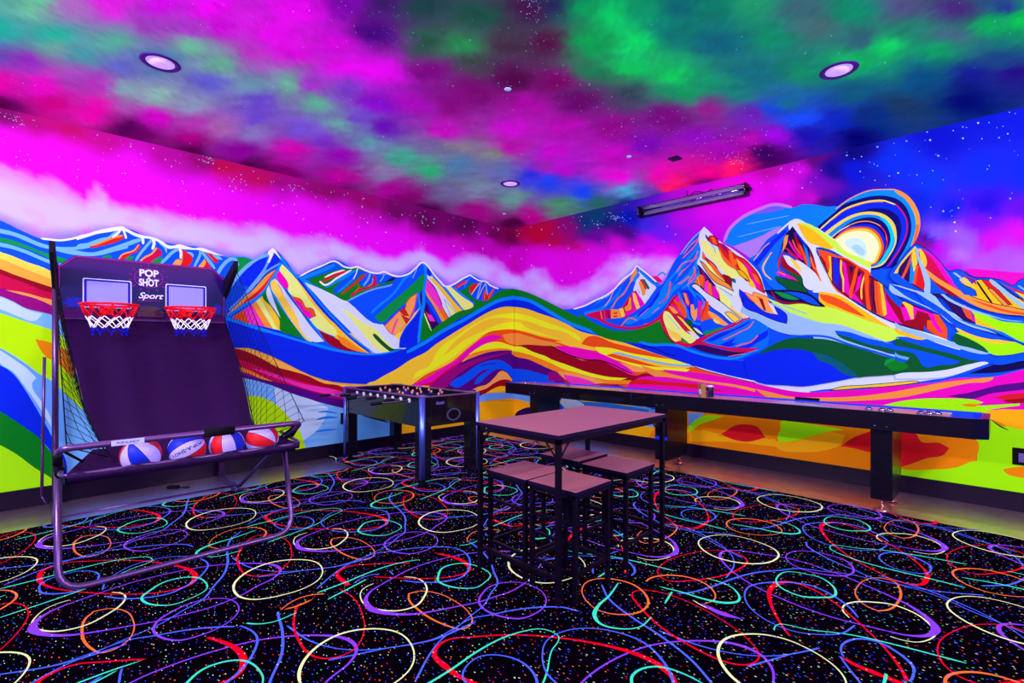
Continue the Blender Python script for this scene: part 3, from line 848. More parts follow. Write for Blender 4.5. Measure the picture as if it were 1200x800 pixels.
l blk 8 960,490 1100,590 1220,680
q red 980,495 1100,545 1200,580 1500,600 1500,650 1200,620 1060,540
q gold 1110,570 1200,600 1500,640 1500,700 1200,640
l pal3 20 1150,520 1220,560 1400,560
p dor 700,640 860,710 1060,770 1200,790 1500,820 1500,800 1060,750 860,690
p mag3 640,365 700,358 860,370 1200,395 1500,400 1500,375 1200,445 1150,465 1100,510 1000,465 880,440 720,425
"""
# ------------------------------------------------------------------ painted fields
def vnoise(x, y, seed):
    xi = np.floor(x).astype(np.int64); yi = np.floor(y).astype(np.int64); fx = x-xi; fy = y-yi
    def h(a, b):
        n = (a*374761393 + b*668265263 + seed*144665) & 0xffffffff
        n = ((n ^ (n >> 13))*1274126177) & 0xffffffff
        return ((n ^ (n >> 16)) & 0xffff)/65535.
    fx = fx*fx*(3-2*fx); fy = fy*fy*(3-2*fy)
    return (h(xi, yi)*(1-fx)+h(xi+1, yi)*fx)*(1-fy) + (h(xi, yi+1)*(1-fx)+h(xi+1, yi+1)*fx)*fy
def fbm(x, y, seed, o=5):
    s = 0; a = .5; t = 0
    for k in range(o):
        s = s + a*vnoise(x*2**k, y*2**k, seed+k*17); t += a; a *= .55
    return s/t - .5
def shepard(px, py, ctrl, p=3.2, soft=7., aspect=1.):
    acc = np.zeros(px.shape+(3,)); wt = np.zeros(px.shape)
    for x, y, c in ctrl:
        w = 1/((np.hypot((px-x), (py-y)*aspect)+soft)**p)
        acc += w[..., None]*np.array(lin(c)[:3])**.6; wt += w
    return np.clip(acc/wt[..., None], 0, 1)**(1/.6)
def ctl(txt):
    out = []
    for ln in txt.strip().splitlines():
        for it in ln.split(';'):
            it = it.strip()
            if it:
                a = [int(v) for v in it.split(',')]; out.append((a[0], a[1], a[2:5]))
    return out

CEIL = ctl("""0,5,70,150,130;40,5,90,175,130;85,5,150,90,160;130,5,205,20,195;190,5,190,0,200;250,5,218,0,215;350,10,218,0,215;405,5,110,0,150;450,5,50,20,90;500,10,20,60,60;560,20,20,75,60;620,10,60,10,60;650,5,30,30,80;680,8,0,150,80;720,20,0,195,90;760,10,0,140,90;790,10,0,90,100;830,10,0,110,90;880,5,20,140,90;940,10,50,90,100;1000,15,0,130,90;1060,10,70,70,110;1120,10,60,30,100;1180,10,30,40,120
0,40,0,160,130;60,42,0,165,130;130,50,70,160,130;180,25,140,50,160;220,35,150,40,170;260,32,190,0,190;320,40,218,0,215;390,50,200,0,200;440,40,60,0,110;500,50,30,80,60;540,55,30,130,70;590,50,60,40,60;640,50,75,10,60;690,50,0,150,70;740,50,0,205,90;790,40,0,110,100;840,50,0,90,110;900,40,0,130,90;960,30,60,100,100;1010,45,40,80,100;1060,40,20,120,90;1110,45,60,90,110;1160,30,0,160,70;1200,20,0,185,60
0,65,90,60,150;30,72,130,30,160;60,58,90,150,130;100,65,50,140,140;140,78,80,90,170;188,73,60,110,150;220,55,90,170,130;260,75,90,165,130;300,62,170,40,170;340,60,205,0,200;400,80,218,0,215;450,85,212,0,215;500,85,110,0,110;550,75,50,65,60;600,90,70,0,60;650,95,110,0,90;700,85,20,110,70;740,80,0,185,80;790,90,0,195,80;830,100,0,140,90;880,90,0,100,110;940,85,0,130,90;1000,70,0,170,80;1040,55,0,195,80;1100,60,0,150,80;1170,70,20,60,110
0,98,205,0,145;50,100,215,0,170;90,88,150,60,160;110,100,160,40,160;150,105,110,150,150;190,112,120,170,150;230,120,120,140,160;240,98,80,80,180;290,100,90,140,150;300,118,90,60,180;335,98,90,165,130;375,120,80,165,130;370,100,150,40,180;405,105,110,50,180;440,120,120,0,180;430,85,215,0,215;480,120,160,0,170;530,125,120,0,110;560,110,110,0,100;620,120,160,0,150;680,120,90,0,90;740,112,40,60,70;800,110,0,140,80;860,110,0,120,100;920,120,0,100,130;1000,110,0,80,110;1080,90,0,70,110;1140,90,15,20,120;1190,85,30,10,110
0,122,70,0,60;60,122,180,0,110;110,128,215,0,150;150,150,60,0,60;180,138,190,0,170;230,145,160,40,150;260,150,150,90,150;300,155,120,110,170;300,138,90,60,180;360,150,100,70,185;400,145,90,150,140;420,140,100,60,180;450,150,90,0,160;520,150,180,0,170;600,150,190,0,190;660,150,170,0,160;720,150,130,0,120;780,140,110,0,110;830,130,130,20,120;880,135,100,20,160;910,128,0,60,200;940,140,0,70,230;980,140,0,30,170;1020,135,0,40,110;1060,125,20,50,80;1130,115,0,5,90
160,158,80,0,70;220,165,150,0,110;220,178,50,0,50;280,178,120,0,130;340,175,185,0,150;380,165,110,40,180;400,180,130,0,150;430,165,80,145,150;470,185,50,155,125;500,170,110,90,150;540,175,120,110,120;580,180,110,120,110;600,170,170,0,150;650,180,180,0,180;720,180,180,0,170;760,170,110,0,160;820,160,130,0,170;880,165,170,0,160;915,160,150,0,200;945,158,0,10,150;1000,160,0,0,90
300,200,50,0,50;330,203,110,0,90;400,205,160,0,130;450,198,120,110,150;500,198,30,165,100;540,192,60,110,150;590,195,80,100,160;620,205,20,40,205;640,195,150,20,160;660,200,170,0,180;720,205,215,0,190;780,203,215,0,160;830,203,235,0,130;860,196,245,20,90;850,178,150,0,160
400,230,50,0,50;460,222,150,0,130;480,232,110,0,90;520,225,90,90,130;560,220,100,120,140;600,232,80,130,120;640,215,0,60,225;680,225,0,60,225;735,222,60,160,190;760,222,90,60,160;790,214,245,20,90;770,232,30,0,120;830,216,90,0,90
500,250,60,0,60;560,248,140,0,110;620,255,160,0,120;660,243,60,130,90;700,238,30,90,80;740,238,0,20,90;600,265,60,0,50;900,180,40,0,70;900,188,40,0,70""")  # dark points beside the walls: soft joint shade put into the nebula colours
WALL = ctl("""0,135,120,0,90;40,150,170,0,110;80,155,180,0,100;0,160,225,0,200;60,175,232,0,225;120,170,190,0,140;150,200,232,0,232;200,190,180,0,150;100,200,232,0,232;230,195,150,0,110;260,205,190,0,60;300,215,190,0,90;250,230,232,0,232;330,225,160,0,120;380,228,140,0,100;350,250,232,0,232;420,245,150,0,100;400,262,225,0,215;460,255,110,0,90;450,275,225,0,215;500,262,100,0,80;490,282,220,0,210;540,268,90,0,80;530,290,205,0,190;580,275,110,0,80;570,285,200,0,190;600,278,110,0,70;595,295,215,0,210;615,280,190,0,80;630,275,195,0,50;650,285,190,0,70;640,300,225,0,200;670,270,150,0,120;680,290,200,0,110;690,262,10,50,120;700,255,0,70,110;720,262,10,30,110;740,255,0,20,180;760,262,60,40,220;735,272,70,0,120;700,278,110,0,150;720,290,225,0,205;690,305,210,0,160;775,275,110,20,230;760,285,200,0,220;770,295,232,0,225;800,250,190,0,220;830,240,228,0,228;880,230,232,0,232;920,220,232,0,225;900,200,190,0,160;940,200,220,0,215;950,235,200,0,190;955,190,90,0,110;962,215,120,0,180;965,240,60,0,120;975,200,10,0,130;985,240,0,10,160;1000,200,0,20,200;1000,180,0,0,110;1050,190,0,45,220;1080,240,0,30,200;1090,215,0,50,225;1100,160,0,10,190;1150,200,0,40,215;1150,140,0,20,200;1200,130,0,20,205;1200,200,0,35,210;1120,250,0,20,205;1160,240,30,0,200;1200,250,90,0,200;1085,280,50,0,140;1095,290,190,0,220;1100,275,120,90,250;1130,280,150,90,250;1150,262,120,0,210;1190,272,215,0,220;1160,282,205,0,225;1120,300,175,110,250;1180,295,170,80,250;1150,310,180,80,250;1195,310,175,90,250;1110,320,190,0,210;1070,290,140,0,110;1250,120,0,15,200;1300,220,0,30,200;1300,300,180,60,240;-60,110,120,0,90;-100,150,225,0,215;-100,190,232,0,232;-300,100,225,0,220""")  # darker upper edge: part mural colour, part ceiling-joint shade painted in
CT_L = [(-300,120),(0,193),(20,200),(40,206),(60,208),(100,236),(112,216),(122,222),(130,236),(160,243),(200,250),(250,259),(280,266),(312,263),(330,272),(345,278),(390,279),(420,291),(450,301),(465,301),(478,294),(495,291),(510,299),(524,309),(545,300),(560,298),(575,303),(590,312),(600,320),(612,323),(625,312),(640,318),(650,335),(662,338),(675,335),(690,328),(700,316),(715,304),(735,299),(770,300),(790,302),(800,305)]
SIL = [(-300,190),(0,258),(50,280),(110,272),(147,267),(190,283),(235,290),(296,304),(320,292),(350,322),(392,303),(440,320),(470,320),(494,308),(528,334),(552,322),(588,338),(602,338),(650,358),(672,361),(722,336),(746,311),(775,332),(800,296),(826,266)]
def wall_color(px, py, seed):
    wx = fbm(px/34, py/24, seed)*26; wy = fbm(px/34+9, py/24+5, seed+3)*20
    col = shepard(px+wx, py+wy, WALL, 3.6, 5., 1.2)
    top = np.where(px < 602, 128+px*.2333, 268-(px-602)*.2403)
    th = np.where(px < 480, 12., 26.)
    mg = np.clip((py+fbm(px/30, py/20, seed+41)*22-top-th)/24, 0, 1)*np.clip((615-px)/30, 0, 1)*.9
    mg = np.maximum(mg, np.clip((py+fbm(px/30, py/20, seed+43)*30-285)/12, 0, 1)*np.clip((px-600)/20, 0, 1)*np.clip((800-px)/20, 0, 1)*.7)
    col = col + (np.array(lin((236,0,236))[:3])-col)*mg[..., None]
    yc = np.interp(px, [a for a, b in CT_L], [b for a, b in CT_L]); ys = np.interp(px, [a for a, b in SIL], [b for a, b in SIL])
    n = fbm(px/14, py/11, seed+7)*12 + fbm(px/4, py/3.5, seed+9)*6
    s = np.clip((py + n - yc)/9 + .5, 0, 1); s = s*s*(3-2*s)*(px < 806)
    t = np.clip((py-yc)/np.maximum(ys-yc, 6), 0, 1)
    a = np.array(lin((215,120,248))[:3]); b = np.array(lin((208,190,252))[:3]); c = np.array(lin((120,90,235))[:3])
    t = t[..., None]
    cl = a + (b-a)*np.clip(t*2.4, 0, 1); cl = cl + (c-cl)*np.clip((t-.8)*5, 0, 1)*.75
    k = (fbm(px/20, py/16, seed+11)*1.6 + (px > 610)*.25)[..., None]
    cl = cl + (np.array(lin((225,60,240))[:3])-cl)*np.clip(k, 0, .8)
    return col + (cl-col)*s[..., None]
def ceil_color(px, py, seed):
    wx = fbm(px/50+py/60, py/16, seed)*26 + fbm(px/12, py/5, seed+50)*18; wy = fbm(px/60+3, py/22+8, seed+3)*16 + fbm(px/14, py/6, seed+53)*7
    cx_ = np.clip(px, -40, 1240); cy_ = np.clip(py, -10, 300)
    col = shepard(cx_+wx, cy_+wy, CEIL, 3.4, 7., 1.7)
    k = 1.05 + fbm(px/26+py/30, py/6, seed+21)*.42 + fbm(px/9+py/9, py/3, seed+25)*.4
    return np.clip(col*k[..., None], 0, 1)

class Painted:
    """one wall/ceiling mesh with pigment stored per corner"""
    def __init__(s): s.v = []; s.f = []; s.c = []
    def grid(s, P, col):               # P (n,m,3), col (n,m,3)
        n, m = P.shape[:2]; b = len(s.v)
        s.v += [tuple(map(float, p)) for p in P.reshape(-1, 3)]
        idx = np.arange(n*m).reshape(n, m)+b; fl = col.reshape(-1, 3)
        for i in range(n-1):
            for j in range(m-1):
                q = (int(idx[i, j]), int(idx[i+1, j]), int(idx[i+1, j+1]), int(idx[i, j+1])); s.f.append(q)
                s.c += [fl[k-b] for k in q]
    def tri(s, verts, faces, c):
        b = len(s.v); s.v += verts
        for f in faces: s.f.append(tuple(i+b for i in f)); s.c += [c]*len(f)
    def build(s, name, m, normal):
        me = bpy.data.meshes.new(name); me.from_pydata(s.v, [], s.f)
        ca = me.color_attributes.new('Col', 'FLOAT_COLOR', 'CORNER')
        arr = np.ones((len(s.c), 4), np.float32); arr[:, :3] = np.array([tuple(x)[:3] for x in s.c])
        ca.data.foreach_set('color', arr.ravel()); me.materials.append(m); me.update()
        o = bpy.data.objects.new(name, me); C.objects.link(o); return tag(o, kind='structure')

walls = {'L': Painted(), 'R': Painted()}
M_wall = paint_mat('mural_paint', .86, .2)
M_ceil = paint_mat('nebula_paint', .6, .98, rough=.6, bump=.5)
st = .045
for side in 'LR':
    a = np.arange(0, ROOM+st, st); z = np.concatenate([np.arange(0, 1.6, .2), np.arange(1.6, H, .03), [H]])
    A, Z = np.meshgrid(a, z, indexing='ij')
    X, Y = (np.zeros_like(A), -A) if side == 'L' else (A, np.zeros_like(A))
    px, py = project(X, Y, Z)
    walls[side].grid(np.stack([X, Y, Z], -1), wall_color(px, py, 5))

layers = {'L': [], 'R': []}
def lay(side, bb):
    k = 1
    for (b, l) in layers[side]:
        if b[0] < bb[2] and b[2] > bb[0] and b[1] < bb[3] and b[3] > bb[1]: k = max(k, l+1)
    layers[side].append((bb, k)); return k
def paint(poly, col, lin_col=None):
    c = lin(col) if lin_col is None else lin_col
    for side, left in (('L', True), ('R', False)):
        q = clip_half(poly, CORNER, left)
        q = [p for i, p in enumerate(q) if abs(p[0]-q[i-1][0])+abs(p[1]-q[i-1][1]) > .02]
        if len(q) < 3: continue
        xs = [p[0] for p in q]; ys = [p[1] for p in q]
        k = lay(side, (min(xs), min(ys), max(xs), max(ys)))
        fn = on_left if left else on_right
        vs = [fn(px_, py_, .0004+.00012*k) for px_, py_ in q]
        vs = [(x, y, max(z, .01)) for x, y, z in vs]
        fl = [Vector((p[0], p[1], 0)) for p in q]
        walls[side].tri(vs, [tuple(t) for t in tessellate_polygon([fl])], c)
def paint_ribbon(P, w, col, taper=False):
    L, R = ribbon(P, w, taper)
    poly = L + R[::-1]
    c = lin(col)
    for side, left in (('L', True), ('R', False)):
        idx = [i for i, p in enumerate(P) if (p[0] <= CORNER+1) == left or abs(p[0]-CORNER) < 3]
        if not idx: continue
        xs = [L[i][0] for i in idx]+[R[i][0] for i in idx]; ys = [L[i][1] for i in idx]+[R[i][1] for i in idx]
        k = lay(side, (min(xs), min(ys), max(xs), max(ys))); fn = on_left if left else on_right
        vs = []; fs = []
        for i in range(len(P)-1):
            q = clip_half([L[i], L[i+1], R[i+1], R[i]], CORNER, left)
            if len(q) < 3: continue
            b = len(vs); vs += [(x, y, max(z, .01)) for x, y, z in (fn(a, b_, .0004+.00012*k) for a, b_ in q)]
            fs.append(tuple(range(b, b+len(q))))
        if fs: walls[side].tri(vs, fs, c)
fx = fy = 0; fs_ = 1
for ln in MURAL.splitlines():
    t = ln.split()
    if not t or t[0] == '#': continue
    if t[0] == 'f': fx, fy, fs_ = float(t[1]), float(t[2]), float(t[3]); continue
    k = 3 if t[0] in 'lt' else 2
    pts = [tuple(float(v) for v in p.split(',')) for p in t[k:]]
    pts = [(fx+a/fs_, fy+b/fs_) for a, b in pts]
    if t[0] in 'pq':
        cn = t[1].split('/')
        sm = catmull(pts, True, 5 if t[0] == 'p' else 2) if t[0] == 'p' else pts
        paint(sm, cn[0])
        if len(cn) > 1: paint_ribbon(sm+[sm[0]], .8, cn[1])
    else:
        paint_ribbon(catmull(pts, False, 5), float(t[2])/fs_, t[1], t[0] == 't')

# stars: small dots of white-blue paint
def star(side, px_, py_, r, c):
    pts = [(px_+r*math.cos(a)*(1+.3*rnd.random()), py_+r*math.sin(a)) for a in (0, 1.05, 2.1, 3.15, 4.2, 5.25)]
    paint(pts, c)
def wall_top(px_): return 128+px_*.2333 if px_ < 602 else 268-(px_-602)*.2403
SILX = [a for a, b in SIL]+[870,930,975,1080,1110,1190,1300]; SILY = [b for a, b in SIL]+[235,240,215,275,310,330,320]
for i in range(430):
    x = rnd.uniform(-40, 1240); top = wall_top(x)
    lim_ = 75 if x < 960 else 125
    y = top + 3 + lim_*rnd.random()**1.7
    if 590 < x < 800 and y < 255 and rnd.random() < .3: continue
    if 740 < x < 880 and y < 262: continue
    if y > np.interp(x, SILX, SILY)-14: continue
    if x > 960 and 975 < x < 1085 and y > 218: continue
    star('', x, y, rnd.choice([.3, .36, .45, .6]) if x < 960 else rnd.choice([.45, .6, .8, 1.1]), rnd.choice([(150,190,250), (200,220,255), (110,170,240)]))
for cx0, cy0, n in ((20,143,14),(245,187,30),(275,212,10),(500,258,12),(720,254,34),(700,262,14),(340,222,10)):
    for i in range(n): star('', rnd.gauss(cx0, 6), rnd.gauss(cy0, 3), rnd.uniform(.3, .6), (140,190,240))
wall_left = walls['L'].build('wall_left', M_wall, None)
wall_right = walls['R'].build('wall_right', M_wall, None)

# ceiling
cg = Painted()
g = np.arange(0, ROOM+.04, .04); GX, GY = np.meshgrid(g, -g, indexing='ij'); GZ = np.full_like(GX, H)
px, py = project(GX, GY, GZ)
behind = (AX[1]*(GX-CAMX)+AY[1]*(GY-CAMY)) < .6
colr = ceil_color(px, py, 31)
cg.grid(np.stack([GX, GY, GZ], -1), colr)
def cstar(px_, py_, r, c):
    x, y, z = at_z(px_, py_, H-.0008)
    if 0 < x < ROOM and -ROOM < y < 0:
        d = at_z(px_+1, py_, H)[0:2]; s = math.hypot(d[0]-x, d[1]-y)*r
        cg.tri([(x+s*math.cos(a), y+s*math.sin(a), z) for a in (0, 1.05, 2.1, 3.15, 4.2, 5.25)], [(0, 1, 2, 3, 4, 5)], lin(c))
for i in range(520):
    x = rnd.uniform(-20, 1220); y = rnd.uniform(-20, 262)
    if y > wall_top(x)-6: continue
    if 680 < x and y < 120 and rnd.random() < .8: continue
    if x > 900 and rnd.random() < .6: continue
    cstar(x, y, rnd.choice([.3, .4, .5, .65]), rnd.choice([(120,180,220), (170,210,240), (90,140,200)]))
for cx0, cy0, sx, sy, n in ((625,8,8,9,55),(632,35,7,14,18),(625,75,16,10,12),(595,100,22,10,16),(745,150,30,12,40),(700,120,20,12,14),(865,188,6,3,34),(850,165,30,16,60),(450,35,18,16,36),(690,105,28,10,20),(14,90,6,3,6),(240,33,6,4,8)):
    for i in range(n):
        x, y = rnd.gauss(cx0, sx), rnd.gauss(cy0, sy)
        if y < wall_top(x)-5: cstar(x, y, rnd.uniform(.25, .55), rnd.choice([(120,190,240), (190,225,255), (80,130,230)]))
ceiling = cg.build('ceiling', M_ceil, None)

# unseen rear walls of the room; blue glow added for reflections on dark parts
for nm, c, d in (('unseen_wall_back', (ROOM/2, -ROOM-.05, H/2), (ROOM, .1, H)), ('unseen_wall_front', (ROOM+.05, -ROOM/2, H/2), (.1, ROOM, H))):
    mb = MB().box(c, d); o = mb.build(nm, mat('added_blue_glow_'+nm, (20,30,170), .8, emis=(15,40,235), estr=.75, var=.3, bscale=1.5)); tag(o, kind='structure')

# ------------------------------------------------------------------ floor and carpet
M_conc = mat('stained_concrete', (228,180,208), .30, .88, bump=.2, bscale=7, var=.35, spec=.9, coat=.5)
floor = MB().b2((0, -ROOM, -.12), (ROOM, 0, -.012)).build('floor', M_conc, kind='structure')

CARPET = """
f 0 600 4
c orange 9 510,452 590,465 625,510 625,560 590,610 530,645 480,658 430,640 395,605 385,570 400,500 440,465
l cream 9 525,375 570,380 588,400 560,440 500,480 400,530 280,557 190,552 150,530 160,500 220,450 280,425 325,412
v purple 10,12,24,42,26,16,11,9,9,9,9,9,10,14,22,14,10,9,9,9,10 350,420 270,450 185,497 152,545 195,570 320,577 440,562 600,535 740,510 860,480 960,455 1130,390 1200,350 1280,310 1315,275 1290,250 1200,240 1000,250 800,285 600,335 450,385 350,420
c purple 10 720,550 740,510 800,470 900,425 1000,405 1080,410 1120,450 1090,500 1020,545 930,580 850,600 780,595 735,575
l blue 9 -400,830 -200,795 0,760 150,740 300,705 430,660 600,600 720,580 860,555 1000,540 1130,540 1180,560
l blue 10 -100,950 150,800 300,720 430,665 600,590 740,530 860,460 950,410 1000,350 1050,290 1068,230 1065,180 1080,130 1130,90
l blue 9 1090,215 1160,255 1250,275 1360,278 1500,265 1600,250 1760,205
v red 34,20,10,10,10,14,26,34,18,10,9,9,12,20,34 185,312 205,272 300,240 420,230 560,225 700,232 820,250 895,275 915,308 880,345 760,375 600,385 480,382 330,370 230,350 190,330 185,312
c blue 11 185,365 200,330 270,300 360,278 440,280 465,300 430,340 360,370 280,382 200,380
l teal 9 0,360 200,310 350,270 500,235 620,215 690,210 712,228 690,240 620,265 500,320 440,345 300,395 0,495
l blue 10 480,365 500,320 560,280 650,240 760,215 860,208 940,220 975,245 950,290 900,330 800,380 680,402 560,405 495,395
c teal 11 665,400 700,370 780,325 900,305 970,340 960,370 880,410 820,432 760,438 690,428
f 200 600 4
c red 9 400,112 460,105 540,130 567,190 550,240 500,280 420,300 360,295 320,255 315,205 350,150
c cream 11 295,360 310,320 380,270 480,235 600,223 680,235 712,275 690,320 620,360 500,395 400,410 330,400
c orange 10 180,150 220,110 300,80 380,72 440,85 445,105 400,140 320,165 240,172 190,165
v teal 8,14,24,14,8,8 400,85 300,120 200,150 140,175 120,198 170,210 240,205 330,180
"""
CC = dict(orange=(255,110,50), cream=(235,240,175), purple=(140,60,250), blue=(75,100,255), red=(235,0,35), teal=(60,225,190))
OC = dict()
A0 = Vector((-3.014, .283))                # the orange ring the tile is counted from (camera-relative metres)
cs = []
for ln in CARPET.strip().splitlines():
    t = ln.split()
    if t[0] == 'f': fx, fy, fs_ = float(t[1]), float(t[2]), float(t[3]); continue
    pts = [tuple(float(v) for v in p.split(',')) for p in t[3:]]
    pts = [(fx+a/fs_, fy+b/fs_) for a, b in pts]
    P = [at_z(a, b) for a, b in pts]; P = [(p[0]-CAMX-A0[0], p[1]-CAMY-A0[1]) for p in P]
    closed = t[0] == 'c'
    w = [float(v) for v in t[2].split(',')]
    Q = catmull(P, closed, 6)
    if closed: Q.append(Q[0])
    n = len(Q); mpp = .00092                  # metres per zoomed pixel at this distance
    W = [float(np.interp(i/(n-1), np.linspace(0, 1, len(w)), w))*mpp for i in range(n)]
    if len(w) == 1:
        ph = rnd.random()*6; W = [x*(1+.35*math.sin(2*math.pi*i/n+ph)) for i, x in enumerate(W)]
    cs.append((t[1], Q, W))
carp = Painted()
def clip_poly(poly, lo, hi):
    for ax, val, keep in ((0, lo[0], 1), (0, hi[0], -1), (1, lo[1], 1), (1, hi[1], -1)):
        out = []
        for i in range(len(poly)):
            a, b = poly[i-1], poly[i]; da, db = (a[ax]-val)*keep, (b[ax]-val)*keep
            if (da >= 0) != (db >= 0):
                t = da/(da-db); out.append((a[0]+t*(b[0]-a[0]), a[1]+t*(b[1]-a[1])))
            if db >= 0: out.append(b)
        poly = out
        if len(poly) < 3: return []
    return poly
SX, SY = -2.62, 2.53
regs = [  # origin, lattice a, lattice b, quarter turn, clip box (camera-relative)
    (Vector((-3.014, .283)), Vector((-1.341, .041)), Vector((-.053, 1.281)), 0, (-5.9, -3), (SX, 5.0)),
    (Vector((-2.037, 1.525)), Vector((-1.341, .041)), Vector((-.053, 1.281)), 0, (SX, -3), (3, SY)),
    (Vector((-.502, 3.362)), Vector((-.055, 1.29)), Vector((-1.288, -.08)), 1, (SX, SY), (3, 5.0))]
hk = 0
for org, va, vb, turn, lo, hi in regs:
    for i in range(-6, 7):
        for j in range(-6, 7):
            o = org + va*i + vb*j
            if o.x < lo[0]-1.6 or o.x > hi[0]+1.6 or o.y < lo[1]-1.6 or o.y > hi[1]+1.6: continue
            for ci, (cn, Q, W) in enumerate(cs):
                if turn: q = [(-p[1], p[0]*.965) for p in Q]
                else: q = Q
                L, R = ribbon([(p[0]+o.x, p[1]+o.y) for p in q], W)
                hk = (hk+1) % 7; zz = .0006 + .00012*ci + .00001*hk
                c = lin(CC[cn])
                for k in range(len(q)-1):
                    pl = clip_poly([L[k], L[k+1], R[k+1], R[k]], lo, hi)
                    if len(pl) < 3: continue
                    # the bare concrete strip beside the left wall
                    if min(p[0] for p in pl) < -5.12 and min(p[1] for p in pl) < 2.6: continue
                    carp.tri([(p[0]+CAMX, p[1]+CAMY, zz) for p in pl], [tuple(range(len(pl)))], c)
bx = [(.72, -ROOM), (ROOM, -ROOM), (ROOM, -.86), (.01, -.86), (.01, -3.2), (.72, -3.2)]
b0 = len(carp.v)
blackc = lin((5,1,9))
tri = tessellate_polygon([[Vector((a, b, 0)) for a, b in bx]])
nn = len(bx)
carp.tri([(a, b, 0) for a, b in bx]+[(a, b, -.012) for a, b in bx], [tuple(t) for t in tri]+[(k, (k+1) % nn, nn+(k+1) % nn, nn+k) for k in range(nn)], blackc)
# the cut seams between the carpet lengths
for p, q in (((SX+CAMX, -ROOM), (SX+CAMX, SY+CAMY)), ((SX+CAMX, SY+CAMY), (ROOM, SY+CAMY))):
    dx, dy = (.004, 0) if p[0] == q[0] else (0, .004)
    carp.tri([(p[0]-dx, p[1]-dy, .0035), (p[0]+dx, p[1]+dy, .0035), (q[0]+dx, q[1]+dy, .0035), (q[0]-dx, q[1]-dy, .0035)], [(0, 1, 2, 3)], lin((0,0,0)))

M_carp = bpy.data.materials.new('blacklight_carpet'); nt, b = nodes(M_carp)
N = nt.nodes.new; Lk = nt.links.new
at = N('ShaderNodeAttribute'); at.attribute_name = 'Col'
tc = N('ShaderNodeTexCoord')
def flecks(rot, scale, thr, seed):
    mp = N('ShaderNodeMapping'); mp.inputs['Rotation'].default_value = (0, 0, rot); mp.inputs['Location'].default_value = (seed*3.7, seed*1.3, 0)
    mp.inputs['Scale'].default_value = (scale, scale*2.1, 1)
    vo = N('ShaderNodeTexVoronoi'); vo.voronoi_dimensions = '2D'; vo.inputs['Scale'].default_value = 1
    Lk(tc.outputs['Object'], mp.inputs[0]); Lk(mp.outputs[0], vo.inputs['Vector'])
    lt = N('ShaderNodeMath'); lt.operation = 'LESS_THAN'; lt.inputs[1].default_value = thr; Lk(vo.outputs['Distance'], lt.inputs[0])
    sp = N('ShaderNodeSeparateColor'); Lk(vo.outputs['Color'], sp.inputs[0])
    g2 = N('ShaderNodeMath'); g2.operation = 'GREATER_THAN'; g2.inputs[1].default_value = .35; Lk(sp.outputs[1], g2.inputs[0])
    m = N('ShaderNodeMath'); m.operation = 'MULTIPLY'; Lk(lt.outputs[0], m.inputs[0]); Lk(g2.outputs[0], m.inputs[1])
    cr = N('ShaderNodeValToRGB'); cr.color_ramp.interpolation = 'CONSTANT'; e = cr.color_ramp.elements
    cols = [(35,60,255), (235,20,40), (40,80,255), (255,120,60), (120,60,240), (70,220,170), (235,235,200), (50,90,255)]
    e[0].position = 0; e[0].color = lin(cols[0]); e[1].position = 1/8; e[1].color = lin(cols[1])
    for k in range(2, 8): x = e.new(k/8); x.color = lin(cols[k])
    Lk(sp.outputs[0], cr.inputs[0]); return m, cr
m1, c1 = flecks(.4, 18, .085, 1); m2, c2 = flecks(-.9, 20, .075, 5)
mxa = N('ShaderNodeMix'); mxa.data_type = 'RGBA'; Lk(m1.outputs[0], mxa.inputs[0]); Lk(at.outputs['Color'], mxa.inputs[6]); Lk(c1.outputs[0], mxa.inputs[7])
mxb = N('ShaderNodeMix'); mxb.data_type = 'RGBA'; Lk(m2.outputs[0], mxb.inputs[0]); Lk(mxa.outputs[2], mxb.inputs[6]); Lk(c2.outputs[0], mxb.inputs[7])
dk = N('ShaderNodeVectorMath'); dk.operation = 'SCALE'; dk.inputs[3].default_value = .35; Lk(mxb.outputs[2], dk.inputs[0])
Lk(dk.outputs[0], b.inputs['Base Color']); Lk(mxb.outputs[2], b.inputs['Emission Color']); b.inputs['Emission Strength'].default_value = .8
b.inputs['Roughness'].default_value = 1; b.inputs['Specular IOR Level'].default_value = 0
no = N('ShaderNodeTexNoise'); no.inputs['Scale'].default_value = 260; Lk(tc.outputs['Object'], no.inputs['Vector'])
bp = N('ShaderNodeBump'); bp.inputs['Strength'].default_value = .4; bp.inputs['Distance'].default_value = .003; Lk(no.outputs['Fac'], bp.inputs['Height']); Lk(bp.outputs['Normal'], b.inputs['Normal'])
carpet = carp.build('floor_carpet', M_carp, None)

# skirting
M_base = mat('black_vinyl_baseboard', (22,6,34), .45, bump=.1, bscale=60, var=.2)
MB().b2((.001, -ROOM, -.012), (.012, -.012, .145), .002).build('baseboard_left', M_base, kind='structure')
MB().b2((.001, -.012, -.012), (ROOM, -.001, .145), .002).build('baseboard_right', M_base, kind='structure')
